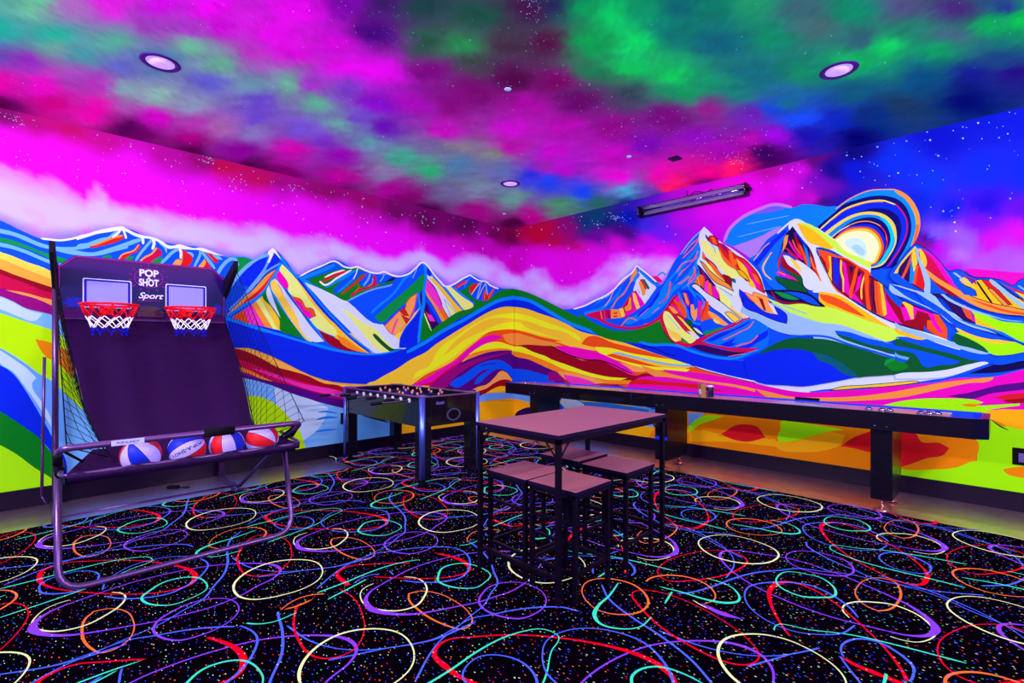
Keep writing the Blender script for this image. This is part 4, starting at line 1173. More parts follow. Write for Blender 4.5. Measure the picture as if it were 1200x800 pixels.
# ------------------------------------------------------------------ things
def W3(x, y, z): return Vector((x+CAMX, y+CAMY, z))
def text_mesh(body, size, shear=0., bold=0., spacing=1.):
    cu = bpy.data.curves.new('t', 'FONT'); cu.body = body; cu.size = size; cu.align_x = 'CENTER'; cu.align_y = 'CENTER'
    cu.shear = shear; cu.offset = bold; cu.space_character = spacing; cu.resolution_u = 3
    o = bpy.data.objects.new('t', cu); C.objects.link(o); bpy.context.view_layer.update()
    me = bpy.data.meshes.new_from_object(o.evaluated_get(bpy.context.evaluated_depsgraph_get()))
    v = [tuple(p.co) for p in me.vertices]; f = [tuple(p.vertices) for p in me.polygons]
    bpy.data.objects.remove(o); bpy.data.meshes.remove(me); bpy.data.curves.remove(cu)
    return v, f
def copy_tree(o, parent=None):
    c = o.copy(); C.objects.link(c); c.parent = parent
    for ch in list(o.children): copy_tree(ch, c)
    return c
def at_part(o, p): o.location = p; return o

M_tube = mat('painted_steel_tube', (120,80,140), .34, .7, bump=.05, bscale=200, var=.12)
M_blackmetal = mat('black_powder_coated_steel', (12,3,22), .45, .1, bump=.1, bscale=300, var=.2)
M_cloth = mat('black_nylon_cloth', (36,0,58), .6, 0, bump=.5, bscale=14, var=.35)
M_clothd = mat('dark_net_sleeve_cloth', (16,4,34), .7, bump=.3, bscale=60)
M_board = mat('purple_navy_backboard', (38,0,105), .45, bump=.03, var=.55, bscale=2.2)
M_lav = mat('lavender_print', (140,135,245), .5, emis=(130,125,245), estr=.35, var=.04)
M_bluep = mat('blue_print', (20,15,150), .5, emis=(15,10,150), estr=.3)
M_whitep = mat('white_print', (210,200,255), .5, emis=(190,180,255), estr=.6)
M_magp = mat('magenta_print', (160,10,140), .5, emis=(175,0,150), estr=.55)
M_red = mat('red_steel', (225,15,25), .4, emis=(225,10,20), estr=.3)
M_redcord = mat('red_net_cord', (225,15,30), .8, emis=(225,10,30), estr=.35, bump=.3, bscale=300)
M_whcord = mat('white_net_cord', (240,235,255), .8, emis=(235,225,255), estr=.7, bump=.3, bscale=300)
M_blcord = mat('blue_net_cord', (15,15,170), .8, emis=(10,10,190), estr=.4, bump=.3, bscale=300)
M_net = mat('black_netting', (8,4,20), .9, bump=.2, bscale=300)
M_foam = mat('black_foam', (10,6,18), .9, bump=.4, bscale=120)
M_wood = mat('brown_laminate', (168,94,112), .42, bump=.08, bscale=30, var=.12)
M_edge = mat('dark_board_edge', (26,8,48), .45, .2, bump=.05)
M_blacklam = mat('black_laminate', (16,9,24), .3, .0, bump=.03, bscale=90, coat=.25)
M_chrome = mat('chrome', (190,185,200), .18, 1., bump=.02)
M_dkred = mat('dark_red_display', (50,5,25), .3, emis=(120,10,40), estr=.2)

nt = M_board.node_tree; bb = nt.nodes['Principled BSDF']
sx = nt.nodes.new('ShaderNodeSeparateXYZ'); tcb = [n for n in nt.nodes if n.type == 'TEX_COORD'][0]; nt.links.new(tcb.outputs['Object'], sx.inputs[0])
mrb = nt.nodes.new('ShaderNodeMapRange'); mrb.inputs[1].default_value = 1.575; mrb.inputs[2].default_value = 2.125; nt.links.new(sx.outputs[2], mrb.inputs[0])
crb = nt.nodes.new('ShaderNodeValToRGB'); el_ = crb.color_ramp.elements
el_[0].position = 0; el_[0].color = lin((70,8,85)); el_[1].position = 1; el_[1].color = lin((70,0,95))  # board colour goes purple, navy, purple with height
for ps, cc in ((.25,(14,0,75)), (.55,(16,0,90)), (.8,(52,0,110))): e_ = el_.new(ps); e_.color = lin(cc)
nt.links.new(mrb.outputs[0], crb.inputs[0]); nt.links.new(crb.outputs[0], bb.inputs['Base Color'])
# wood grain along one axis for the laminate
nt = M_wood.node_tree
mp = nt.nodes.new('ShaderNodeMapping'); mp.inputs['Scale'].default_value = (1, .06, 1)
tcn = [n for n in nt.nodes if n.type == 'TEX_COORD'][0]; non = [n for n in nt.nodes if n.type == 'TEX_NOISE'][0]
nt.links.new(tcn.outputs['Object'], mp.inputs[0]); nt.links.new(mp.outputs[0], non.inputs['Vector']); non.inputs['Scale'].default_value = 55

# ---------- arcade basketball game
G0 = W3(-4.65, .80, 0)
game = empty('arcade_basketball_game', G0, 0, 'two-hoop fold-up basketball arcade game with a dark cloth ramp, by the left wall', 'arcade game')
def g(x, y, z): return W3(x, y, z) - G0
def arc(pts, r=.06, n=5):
    """round the inner corners of a polyline"""
    out = [Vector(pts[0])]
    for i in range(1, len(pts)-1):
        a, b, c = Vector(pts[i-1]), Vector(pts[i]), Vector(pts[i+1])
        d1 = (a-b); d2 = (c-b); k = min(r, d1.length*.45, d2.length*.45); p = b+d1.normalized()*k; q = b+d2.normalized()*k
        for j in range(n+1):
            t = j/n; out.append(p*(1-t)**2 + b*2*t*(1-t) + q*t*t)
    out.append(Vector(pts[-1])); return out
MB().tube(arc([g(-3.86,.135,.66), g(-3.62,.128,.018), g(-3.62,1.37,.018), g(-3.84,1.38,.66)], .13), .0175, 12).build('front_leg_frame', M_tube, game)
MB().tube(arc([g(-3.86,.15,.64), g(-3.66,.125,.76), g(-3.56,.14,.805), g(-3.56,1.36,.805), g(-3.60,1.41,.79), g(-3.83,1.37,.64)], .07), .0185, 12).build('front_rail', M_tube, game)
MB().tube(arc([g(-3.95,.16,.62), g(-3.66,.135,.65), g(-3.565,.15,.655), g(-3.565,1.36,.655), g(-3.62,1.415,.655), g(-3.88,1.38,.70)], .06), .0115, 10).build('tray_tube', M_tube, game)
for y in (.185, 1.445):
    MB().tube([g(-5.72,y,0), g(-5.72,y,2.06)], .022, 12).build('rear_post', M_tube, game)
    yy = y-.02 if y < 1 else y-.01
    mb = MB().tube([g(-5.74,yy,.02), g(-5.05,yy,.02)], .017, 10); mb.box(g(-5.05,yy,.018), (.03,.045,.036), .004); mb.build('foot_bar', M_tube, game)
    ye = .15 if y < 1 else 1.385
    MB().tube([g(-5.07,yy,.045), g(-3.84,ye,.64)], .016, 10).build('side_brace', M_tube, game)
MB().tube([g(-5.2,.17,.02), g(-5.2,1.44,.02)], .010, 8).build('rear_cross_bar', M_tube, game)
mb = MB().tube([g(-5.58,.115,1.26), g(-5.66,.10,.10)], .011, 10); mb.tube([g(-5.64,.103,.62), g(-5.65,.103,.60)], .0135, 10); mb.tube([g(-5.66,.10,.10), g(-5.66,.13,.03)], .006, 8); mb.build('folding_strut', M_tube, game)
# backboard in its own plane: local u = Y, v = Z
def bp_(y, z, x=-5.6): return g(x, y, z)
def plate(poly, x0, x1, name, m, parent):
    mb = MB(); n = len(poly)
    v = [bp_(y, z, x0) for y, z in poly] + [bp_(y, z, x1) for y, z in poly]
    f = [tuple(range(n)), tuple(range(n, 2*n))] + [(k, (k+1) % n, n+(k+1) % n, n+k) for k in range(n)]
    mb.add(v, f); return mb.build(name, m, parent)
board = plate([(.195,1.575), (1.445,1.575), (1.445,2.02), (1.335,2.125), (.305,2.125), (.195,2.02)], -5.63, -5.6, 'backboard', M_board, game)
board_pts = [(.205,1.585), (1.435,1.585), (1.435,2.015), (1.33,2.115), (.31,2.115), (.205,2.015)]
MB().tube([bp_(y, z, -5.598) for y, z in board_pts], .0035, 6, closed=True).build('edge_piping', M_magp, board)
M_ledge = mat('backboard_ledge', (70,20,90), .35, .1, bump=.03, var=.2)
mb = MB(); mb.add([bp_(.21,1.66,-5.599), bp_(1.43,1.66,-5.599), bp_(1.43,1.59,-5.54), bp_(.21,1.59,-5.54), bp_(.21,1.575,-5.54), bp_(1.43,1.575,-5.54), bp_(.21,1.575,-5.6), bp_(1.43,1.575,-5.6)],
       [(0,1,2,3), (3,2,5,4), (4,5,7,6), (0,3,4,6), (1,7,5,2)]); mb.build('ledge', M_ledge, board)
def rrect(y0, z0, y1, z1, r=.012):
    out = []
    for cx, cz, a in ((y1-r, z1-r, 0), (y0+r, z1-r, 90), (y0+r, z0+r, 180), (y1-r, z0+r, 270)):
        for k in range(4):
            t = math.radians(a+k*30); out.append((cx+r*math.cos(t), cz+r*math.sin(t)))
    return out
for yc in (.521, 1.111):
    plate(rrect(yc-.167,1.685,yc+.167,1.937), -5.6, -5.5985, 'target_outline', M_whitep, board)
    plate(rrect(yc-.160,1.690,yc+.160,1.930), -5.5985, -5.5975, 'target_border', M_bluep, board)
    plate(rrect(yc-.141,1.700,yc+.141,1.914,.004), -5.5975, -5.596, 'target_panel', M_lav, board)
def on_board(v, f, yc, zc, name, m, x=-5.5965):
    mb = MB(); mb.add([bp_(yc+p[0], zc+p[1], x) for p in v], f); return mb.build(name, m, board)
for s, sz, dz, dy in (('POP', .078, .043, 0), ('SHOT', .078, -.045, 0), ('A', .034, -.002, 0)):
    v, f = text_mesh(s, sz, 0, .0028 if sz > .05 else .0018, 1.0)
    w_ = max(p[0] for p in v)-min(p[0] for p in v); k = (.145 if s == 'POP' else .15)/w_ if sz > .05 else 1
    v = [(p[0]*k, p[1]*1.12, 0) for p in v]
    on_board(v, f, .8156+dy, 1.976+dz, 'logo_lettering', M_whitep)
mb = MB(); el = [bp_(.8156+.108*math.cos(t), 1.976+.088*math.sin(t), -5.597) for t in (k*math.pi/18 for k in range(36))]
mb.tube(el, .0018, 5, closed=True)
mb.tube([bp_(.71,1.974,-5.597), bp_(.79,1.974,-5.597)], .0018, 5); mb.tube([bp_(.84,1.974,-5.597), bp_(.922,1.974,-5.597)], .0018, 5)
for k in range(14):
    t = 2*math.pi*(k+.5)/14; mb.tube([bp_(.8156+.128*math.cos(t), 1.976+.108*math.sin(t), -5.597), bp_(.8156+.15*math.cos(t), 1.976+.13*math.sin(t), -5.597)], .0022, 5)
mb.build('logo_burst', M_magp, board)
v, f = text_mesh('Sport', .085, .35, .001, .95); w_ = max(p[0] for p in v)-min(p[0] for p in v); v = [(p[0]*.19/w_, p[1]*.9, 0) for p in v]
on_board(v, f, .825, 1.812, 'sport_lettering', M_whitep)
mb = MB().tube([bp_(.735,1.765,-5.597), bp_(.90,1.768,-5.597)], .002, 5); mb.build('lettering_underline', M_magp, board)
for yc, w_ in ((.30, .085), (1.375, .05)):
    n = 34; pts_ = []
    for k in range(n):
        t = 2*math.pi*k/n; r = (1 if k % 2 else .45+.4*rnd.random())
        pts_.append((min(max(yc+w_*r*math.cos(t), .215), 1.425), 1.72+.055*r*math.sin(t)))
    plate(pts_, -5.5995, -5.5990, 'splatter_print', M_bluep, board)
# electronic score display
pz = [(.72,1.615), (.915,1.615), (.915,1.66), (.89,1.70), (.86,1.715), (.775,1.715), (.745,1.70), (.72,1.66)]
disp = plate(pz, -5.6, -5.535, 'score_display', mat('display_housing', (60,30,70), .4, .2, bump=.05), game)
plate([(.745,1.625), (.81,1.625), (.81,1.66), (.745,1.66)], -5.535, -5.533, 'display_window', M_dkred, disp)
plate([(.825,1.625), (.89,1.625), (.89,1.66), (.825,1.66)], -5.535, -5.533, 'display_window', M_dkred, disp)
plate([(.79,1.672), (.845,1.672), (.845,1.70), (.79,1.70)], -5.535, -5.533, 'display_window', M_dkred, disp)
# hoops
def hoop(yc):
    c = g(-5.36, yc, 1.70); R0 = .196
    rim = MB().tube([c+Vector((R0*math.cos(t), R0*math.sin(t), 0)) for t in (k*math.pi/20 for k in range(40))], .0095, 8, closed=True).build('hoop_rim', M_red, game)
    mb = MB(); mb.box(g(-5.585, yc, 1.655), (.03,.10,.07), .006); mb.box(g(-5.50, yc, 1.685), (.16,.05,.03), .004)
    mb.tube([g(-5.575,yc-.05,1.61), g(-5.44,yc-.13,1.69)], .006, 6); mb.tube([g(-5.575,yc+.05,1.61), g(-5.44,yc+.13,1.69)], .006, 6)
    mb.build('hoop_bracket', M_red, rim)
    n = 10
    def ring(r, z, off): return [c+Vector((r*math.cos(2*math.pi*(k+off)/n), r*math.sin(2*math.pi*(k+off)/n), z-1.70)) for k in range(n)]
    def zig(a, b, r, sag=0):
        mb = MB()
        for k in range(n):
            mb.tube([a[k], (a[k]+b[k])/2, b[k]], r, 5); mb.tube([b[k], (a[(k+1) % n]+b[k])/2, a[(k+1) % n]], r, 5)
        return mb
    r1, r2, r3, r4, r5 = ring(R0,1.695,0), ring(.158,1.60,.5), ring(.140,1.555,1), ring(.122,1.505,1.5), ring(.118,1.455,2)
    mb = zig(r1, r2, .0052); mb.build('red_net', M_redcord, rim)
    r3 = [r3[(k) % n] for k in range(n)]
    mb = MB()
    for k in range(n):
        for a, b in ((r2[k], r3[k]), (r2[(k+1) % n], r3[k]), (r3[k], r4[k]), (r3[(k+1) % n], r4[k])): mb.tube([a, b], .0038, 5)
    mb.build('white_net', M_whcord, rim)
    mb = MB()
    for k in range(n):
        for a, b in ((r4[k], r5[k]), (r4[(k+1) % n], r5[k])): mb.tube([a, b], .0045, 5)
        mb.tube([r5[k], r5[k]+Vector((0,0,-.018))], .006, 5)
    mb.build('blue_net_tips', M_blcord, rim)
hoop(.512); hoop(1.10)
# ramp cloth, tray
prof = [(-5.585,1.60,.21,1.44), (-5.40,1.43,.225,1.44), (-5.2,1.28,.245,1.44), (-5.0,1.125,.28,1.425), (-4.8,1.015,.287,1.395), (-4.6,.92,.295,1.36), (-4.4,.825,.31,1.32), (-4.2,.745,.335,1.285), (-4.05,.685,.365,1.24), (-3.9,.63,.395,1.2)]
mb = MB(); nu = 60; vs_ = []
for (x, z, y0, y1) in prof:
    for k in range(nu+1):
        t = k/nu; q = min(1, (x+5.57)*4); fold = q*(.03*math.sin(t*math.pi*7+x*1.1)*(.25+abs(t-.5)*1.6) + .012*math.sin(t*23+x*2) + .006*math.sin(x*31+t*3))
        vs_.append(g(x, y0+(y1-y0)*t, z+fold-.03*q*math.sin(math.pi*t)))
fs2 = [(i*(nu+1)+k, i*(nu+1)+k+1, (i+1)*(nu+1)+k+1, (i+1)*(nu+1)+k) for i in range(len(prof)-1) for k in range(nu)]
mb.add(vs_, fs2, 0, True); ramp = mb.build('ramp_cloth', M_cloth, game)
tray = [(-3.9,.63), (-3.87,.60), (-3.82,.582), (-3.72,.578), (-3.65,.592), (-3.59,.64), (-3.566,.668), (-3.55,.655), (-3.55,.636), (-3.56,.622)]
mb = MB(); vs_ = []; nu = 24
for i, (x, z) in enumerate(tray):
    for k in range(nu+1):
        t = k/nu; y0, y1 = (.40,1.2) if i == 0 else (.30,1.28) if i == 1 else (.16,1.39)
        vs_.append(g(x, y0+(y1-y0)*t, z-(.012*math.sin(math.pi*t) if i > 7 else 0)+.004*math.sin(t*31+i)))
mb.add(vs_, [(i*(nu+1)+k, i*(nu+1)+k+1, (i+1)*(nu+1)+k+1, (i+1)*(nu+1)+k) for i in range(len(tray)-1) for k in range(nu)], 0, True)
mb.build('ball_tray_cloth', M_cloth, game)
for s in (0, 1):
    Y = (lambda a, b: a if s == 0 else b)
    mb = MB(); P = [g(-3.565,Y(.15,1.40),.655), g(-3.72,Y(.16,1.39),.578), g(-3.90,Y(.46,1.13),.60), g(-4.12,Y(.42,1.19),.685), g(-3.98,Y(.30,1.31),.715), g(-3.80,Y(.22,1.36),.675)]
    mb.add(P, [(0,1,2), (0,2,5), (5,2,4), (4,2,3)], 0); mb.build('tray_end_cloth', M_cloth, game)
    mb = MB().tube([g(-3.60,Y(.13,1.40),.80), g(-3.80,Y(.24,1.35),.68)], .008, 6)
    mb.build('net_strap', M_net, game)
    MB().tube([g(-3.84,Y(.145,1.37),.60), g(-3.84,Y(.14,1.37),.67)], .026, 10).build('corner_sleeve', M_foam, game)
    MB().tube([g(-3.66,Y(.127,1.405),.76), g(-3.72,Y(.13,1.395),.70)], .022, 10).build('rail_end_sleeve', M_foam, game)
    # arm holding the net up, with its cloth sleeve
    arm = MB().tube([g(-5.71,Y(.185,1.445),1.93), g(-5.23,Y(.15,1.44),2.13)], .010, 8).build('net_arm', M_tube, game)
    mb = MB(); a, b_ = g(-5.62,Y(.18,1.447),1.97), g(-5.22,Y(.15,1.442),2.145); dn = Vector((0,0,-.14))
    w = Vector((0,.018,0)); P = [a+w+Vector((0,0,.03)), b_+w+Vector((0,0,.02)), b_+w+Vector((.0,0,-.07)), a+w+dn]; P += [p-w*2 for p in P]
    mb.add(P, [(0,1,2,3), (7,6,5,4), (0,4,5,1), (1,5,6,2), (2,6,7,3), (3,7,4,0)]); mb.build('arm_sleeve', M_clothd, arm)
    # side netting: two families of cords clipped to the side outline
    poly = [(-5.62,2.0), (-5.24,2.13), (-4.5,1.48), (-3.57,.81), (-3.80,.69), (-4.1,.72), (-4.6,.93), (-5.0,1.13), (-5.57,1.58)]
    px_ = [p[0] for p in prof]
    def ypl(x, z):
        zb = np.interp(x, px_, [p[1] for p in prof]); zc = np.interp(x, [-5.62,-5.24,-4.5,-3.57], [2.02,2.13,1.48,.81])
        t = min(max((z-zb)/max(zc-zb, .02), 0), 1); ye = np.interp(x, px_, [p[2+s] for p in prof]); yc_ = .16 if s == 0 else 1.43
        return float(ye*(1-t)+yc_*t)
    mb = MB()
    for fam in (1, -1):
        cst = .098
        for q in np.arange(-8, 8, cst):
            # line: z = fam*.95*x + q*1.4
            hits = []
            for i in range(len(poly)):
                (xa, za), (xb, zb) = poly[i-1], poly[i]
                fa = za - fam*.95*xa - q; fb = zb - fam*.95*xb - q
                if fa*fb < 0: t = fa/(fa-fb); hits.append((xa+t*(xb-xa), za+t*(zb-za)))
            hits.sort()
            for i in range(0, len(hits)-1, 2):
                (xa, za), (xb, zb) = hits[i], hits[i+1]
                m = 4; mb.tube([g(xa+(xb-xa)*j/m, ypl(xa+(xb-xa)*j/m, za+(zb-za)*j/m), za+(zb-za)*j/m) for j in range(m+1)], .0018, 3, cap=False)
    mb.tube([g(x, ypl(x, z), z) for x, z in poly], .004, 4, closed=True)
    mb.build('side_net', M_net, game)
st_ = MB().box(g(-3.56+.0185,.42,.806), (.004,.15,.03), .001).build('rail_sticker', mat('white_sticker', (190,185,235), .5, emis=(160,160,230), estr=.4), game)
v, f = text_mesh('POP-A-SHOT', .018, 0, .0003)
MB().add([g(-3.5385+.0003, .42+p[0], .806+p[1]) for p in v], f).build('sticker_lettering', M_bluep, st_)
MB().tube([g(-3.56,.80,.806), g(-3.56,.97,.806)], .029, 14).build('rail_pad', M_foam, game)
M_ball = [mat('ball_red', (215,20,35), .5, emis=(215,20,40), estr=.15, bump=.03, bscale=400), mat('ball_white', (185,165,250), .5, emis=(170,150,250), estr=.25, bump=.03, bscale=400),
          mat('ball_blue', (20,40,200), .5, emis=(10,30,200), estr=.15, bump=.03, bscale=400), mat('ball_seam', (10,5,20), .8)]
def ball(loc, seq, rot, label, txt=False, r=.106):
    mb = MB(); nv, nh = 22, 64
    for i in range(nv):
        for j in range(nh):
            a0, a1 = math.pi*i/nv, math.pi*(i+1)/nv; b0, b1 = 2*math.pi*j/nh, 2*math.pi*(j+1)/nh
            P = [(r*math.sin(a)*math.cos(b), r*math.sin(a)*math.sin(b), r*math.cos(a)) for a, b in ((a0,b0),(a1,b0),(a1,b1),(a0,b1))]
            mb.add(P, [(0,1,2,3)], seq[(j//8) % len(seq)], True)
    o = mb.build('basketball', M_ball)
    bm = bmesh.new(); bm.from_mesh(o.data); bmesh.ops.remove_doubles(bm, verts=bm.verts, dist=.0004); bmesh.ops.recalc_face_normals(bm, faces=bm.faces); bm.to_mesh(o.data); bm.free()
    mb = MB()
    for k in range(4):
        t = k*math.pi/4; mb.tube([(1.003*r*math.sin(a)*math.cos(t), 1.003*r*math.sin(a)*math.sin(t), 1.003*r*math.cos(a)) for a in (i*math.pi/16 for i in range(32))], .0016, 4, closed=True)
    mb.build('seam', M_ball[3], o)
    if txt:
        v, f = text_mesh('POP-A-SHOT', .034, 0, .0008)
        mb = MB(); R = r*1.006
        mb.add([(R*math.cos(-p[0]/r)*math.cos(math.pi/8+p[1]/r), R*math.cos(-p[0]/r)*math.sin(math.pi/8+p[1]/r), R*math.sin(-p[0]/r)) for p in v], f); mb.build('ball_lettering', M_ball[3], o)
    o.location = loc
    if txt:      # white lettered panel turned to the room, upside down
        e_ = Vector((.97,-.2,.16)).normalized(); rt = Vector((0,0,1)).cross(e_).normalized(); up = e_.cross(rt)
        zL = (rt*math.cos(.45)+up*math.sin(.45)).normalized(); yL = zL.cross(e_); M3 = Matrix((e_, yL, zL)).transposed()
        o.rotation_euler = (M3 @ Matrix.Rotation(-math.pi/8, 3, 'Z')).to_euler()
    else: o.rotation_euler = [math.radians(a) for a in rot]
    return tag(o, label, 'basketball', 'basketballs in the tray of the arcade game')
bz = .687
ball(W3(-3.735,.505,bz), [2,1,0,1,2,1,0,1], (20,28,-30), 'basketball nearest the left end of the tray, wide blue panel facing out')
ball(W3(-3.735,.745,bz), [1,0,1,2,1,0,1,2], (200,-65,10), 'basketball with black lettering on its white panel, second from the left end of the tray', True)
ball(W3(-3.735,.975,bz-.004), [0,1,2,1,0,1,2,1], (0,10,-75), 'basketball second from the right end of the tray, blue, white and red panels upright')
ball(W3(-3.735,1.20,bz+.002), [0,1,0,1,2,1,0,1], (75,12,-55), 'basketball at the right end of the tray, broad red panel facing out')

# ---------- foosball table
FX0, FX1, FY0, FY1 = -5.60, -3.965, 2.705, 3.445
F0 = W3((FX0+FX1)/2, (FY0+FY1)/2, 0)
foos = empty('foosball_table', F0, 0, 'black foosball table with blue-lit corner posts standing near the room corner', 'foosball table')
def h(x, y, z): return W3(x, y, z)-F0
M_foos = mat('foosball_black_body', (18,12,28), .22, .1, bump=.02, bscale=120, coat=.5)
M_trim = mat('brushed_corner_trim', (110,140,255), .35, .9, bump=.03, bscale=200)
M_cap = mat('corner_cap', (150,110,170), .3, .7)
M_field = mat('foosball_playfield', (20,110,60), .18, var=.3, bscale=5, coat=.6)
body = MB()
body.b2(h(FX0+.03, FY0+.012, .56), h(FX1-.03, FY0+.045, .845), .004); body.b2(h(FX0+.03, FY1-.045, .56), h(FX1-.03, FY1-.012, .845), .004)
body.b2(h(FX0+.012, FY0+.03, .56), h(FX0+.045, FY1-.03, .845), .004); body.b2(h(FX1-.045, FY0+.03, .56), h(FX1-.012, FY1-.03, .845), .004)
body = body.build('cabinet', M_foos, foos)
MB().b2(h(FX0+.04, FY0+.04, .57), h(FX1-.04, FY1-.04, .58)).build('cabinet_bottom', M_foos, foos)
MB().b2(h(FX0+.046, FY0+.046, .72), h(FX1-.046, FY1-.046, .735)).build('playfield', M_field, foos)
mb = MB()
for a, b_ in (((FX0+.03,FY0+.008),(FX1-.03,FY0+.05)), ((FX0+.03,FY1-.05),(FX1-.03,FY1-.008)), ((FX0+.008,FY0+.03),(FX0+.05,FY1-.03)), ((FX1-.05,FY0+.03),(FX1-.008,FY1-.03))):
    mb.b2(h(*a, .845), h(*b_, .856), .002)
mb.build('top_rail', mat('top_rail_edge', (120,80,140), .3, .5), foos)
for ix, x in ((1, FX0), (-1, FX1)):
    for iy, y in ((1, FY0), (-1, FY1)):
        leg = MB().b2(h(x+ix*.006, y+iy*.006, .045), h(x+ix*.125, y+iy*.12, .845), .006).build('leg', M_foos, foos)
        MB().tube([h(x+ix*.024, y+iy*.024, .055), h(x+ix*.024, y+iy*.024, .85)], .030, 16).build('corner_trim', M_trim, leg)
        mb = MB(); c = h(x+ix*.065, y+iy*.062, 0); mb.lathe([(.045,0), (.048,.008), (.03,.02), (.014,.03), (.014,.046)], 18, c); mb.build('leveling_foot', M_foam, leg)
        mb = MB(); mb.b2(h(x, y, .850), h(x+ix*.15, y+iy*.10, .862), .004); mb.build('corner_cap', M_cap, leg)
def on_end(v, f, yc, zc, name, m, off=.0015):
    return MB().add([h(FX1-.012+off, yc+p[0], zc+p[1]) for p in v], f).build(name, m, body)
v, f = text_mesh('Atomic', .05, .4, .0005); w_ = max(p[0] for p in v)-min(p[0] for p in v); v = [(p[0]*.11/w_, p[1], 0) for p in v]
on_end(v, f, 2.93, .785, 'maker_lettering', mat('silver_lettering', (120,100,200), .4, emis=(110,90,190), estr=.3))
mb = MB(); RR = [(.105,.0), (.105,.006), (.078,.006), (.078,0)]
pts_o = [(math.cos(t), math.sin(t)) for t in (k*math.pi/18 for k in range(36))]
vv = [h(FX1-.012+dx, 3.10+r*c_, .655+r*.72*s_) for r, dx in ((.088,.001), (.088,.007), (.068,.007), (.068,.001)) for c_, s_ in pts_o]
mb.add(vv, [(i*36+k, i*36+(k+1) % 36, (i+1)*36+(k+1) % 36, (i+1)*36+k) for i in range(3) for k in range(36)])
mb.build('ball_return_ring', mat('ball_return_ring', (95,75,125), .35, .3), body)
mb = MB(); mb.add([h(FX1-.010, 3.10+.07*c_, .655+.05*s_) for c_, s_ in pts_o], [tuple(range(36))]); mb.build('ball_return_hole', mat('hole_black', (2,1,4), .9), body)
M_rod = mat('steel_rod', (85,70,105), .3, 1.); M_grip = mat('black_rubber_grip', (10,8,22), .5, bump=.2, bscale=150)
M_bush = mat('white_bushing', (215,205,230), .4, emis=(190,180,220), estr=.25)
M_manb = mat('blue_player', (25,30,170), .4); M_skin = mat('player_skin', (225,150,130), .5); M_manr = mat('dark_player', (60,20,70), .4)
def man(m_):
    mb = MB(); mb.box((0,0,-.005), (.018,.026,.05), .004); mb.box((0,0,-.052), (.02,.018,.052), .004); mb.box((.004,0,-.078), (.028,.026,.016), .004)
    mb.lathe([(.0001,.018),(.008,.021),(.012,.031),(.012,.04),(.008,.05),(.0001,.053)], 10, (0,0,.002), 1)
    return mb
counts = [1,2,5,3,3,5,2,1]; exts = [.32,.16,.05,.24,.10,.05,.07,.30]; grips = [1,1,0,1,1,0,1,1]
for i in range(8):
    x = -5.27+.154*i; ext = exts[i]; z = .808
    y0, y1 = FY0-ext, FY1+(.34-ext)
    rod = MB().tube([h(x,y0,z), h(x,y1,z)], .0085, 10).build('rod', M_rod, foos)
    for y, s in ((FY0+.012, -1), (FY1-.012, 1)):
        Mx = Matrix.Translation(h(x,y,z)) @ Matrix.Rotation(math.pi/2*(1 if s < 0 else -1), 4, 'X')
        MB().lathe([(.024,0), (.024,.006), (.016,.014), (.010,.016)], 16, (0,0,0), M=Mx).build('bushing', M_bush, rod)
    if grips[i]: MB().tube([h(x,y0-.11,z), h(x,y0-.10,z), h(x,y0-.01,z), h(x,y0+.005,z)], [.012,.0165,.0165,.012], 12).build('handle', M_grip, rod)
    else: MB().tube([h(x,y1-.005,z), h(x,y1+.10,z)], [.0165,.0165], 12).build('handle', M_grip, rod)
    n = counts[i]; m_ = [M_manb, M_manr][(i in (0,1,3,5)) and 0 or (0 if i % 2 else 1)]
    for k in range(n):
        yy = (FY0+FY1)/2 + (k-(n-1)/2)*(.60/max(n,2)) + rnd.uniform(-.01,.01)
        o = man(m_).build('player', [m_, M_skin], rod); o.location = h(x,yy,z+.005); o.rotation_euler = (0, rnd.uniform(-.5,.5), 0)

# ---------- tall table and four stools
T0 = W3(-1.97, 2.53, 0)
table = empty('bar_table', T0, 0, 'rectangular bar table with brown top and thin black metal legs, standing over four stools', 'table')
def t_(x, y, z): return W3(x, y, z)-T0
TX0, TX1, TY0, TY1, TZ = -2.29, -1.635, 1.96, 3.085, .892
MB().b2(t_(TX0,TY0,TZ-.022), t_(TX1,TY1,TZ), .0015).build('tabletop', M_wood, table)
mb = MB(); e = .0015
for a, b_ in (((TX0-e,TY0-e),(TX1+e,TY0)), ((TX0-e,TY1),(TX1+e,TY1+e)), ((TX0-e,TY0),(TX0,TY1)), ((TX1,TY0),(TX1+e,TY1))): mb.b2(t_(*a,TZ-.023), t_(*b_,TZ-.0015))
mb.build('edge_band', M_edge, table)
mb = MB()
for a, b_ in (((TX0+.004,TY0+.004),(TX1-.004,TY0+.03)), ((TX0+.004,TY1-.03),(TX1-.004,TY1-.004)), ((TX0+.004,TY0+.03),(TX0+.03,TY1-.03)), ((TX1-.03,TY0+.03),(TX1-.004,TY1-.03))): mb.b2(t_(*a,TZ-.05), t_(*b_,TZ-.022))
mb.build('top_frame', M_blackmetal, table)
for ix, x in ((1,TX0), (-1,TX1)):
    for iy, y in ((1,TY0), (-1,TY1)):
        leg = MB().b2(t_(x+ix*.004,y+iy*.004,.006), t_(x+ix*.031,y+iy*.031,TZ-.022), .001).build('leg', M_blackmetal, table)
        mb = MB().tube([t_(x+ix*.018,y+iy*.03,TZ-.13), t_(x+ix*.018,y+iy*.11,TZ-.045)], .005, 6); mb.tube([t_(x+ix*.03,y+iy*.018,TZ-.13), t_(x+ix*.11,y+iy*.018,TZ-.045)], .005, 6)
        mb.build('corner_brace', M_blackmetal, leg)
        MB().lathe([(.014,0),(.016,.006)], 10, t_(x+ix*.0175,y+iy*.0175,0)).build('foot', M_foam, leg)
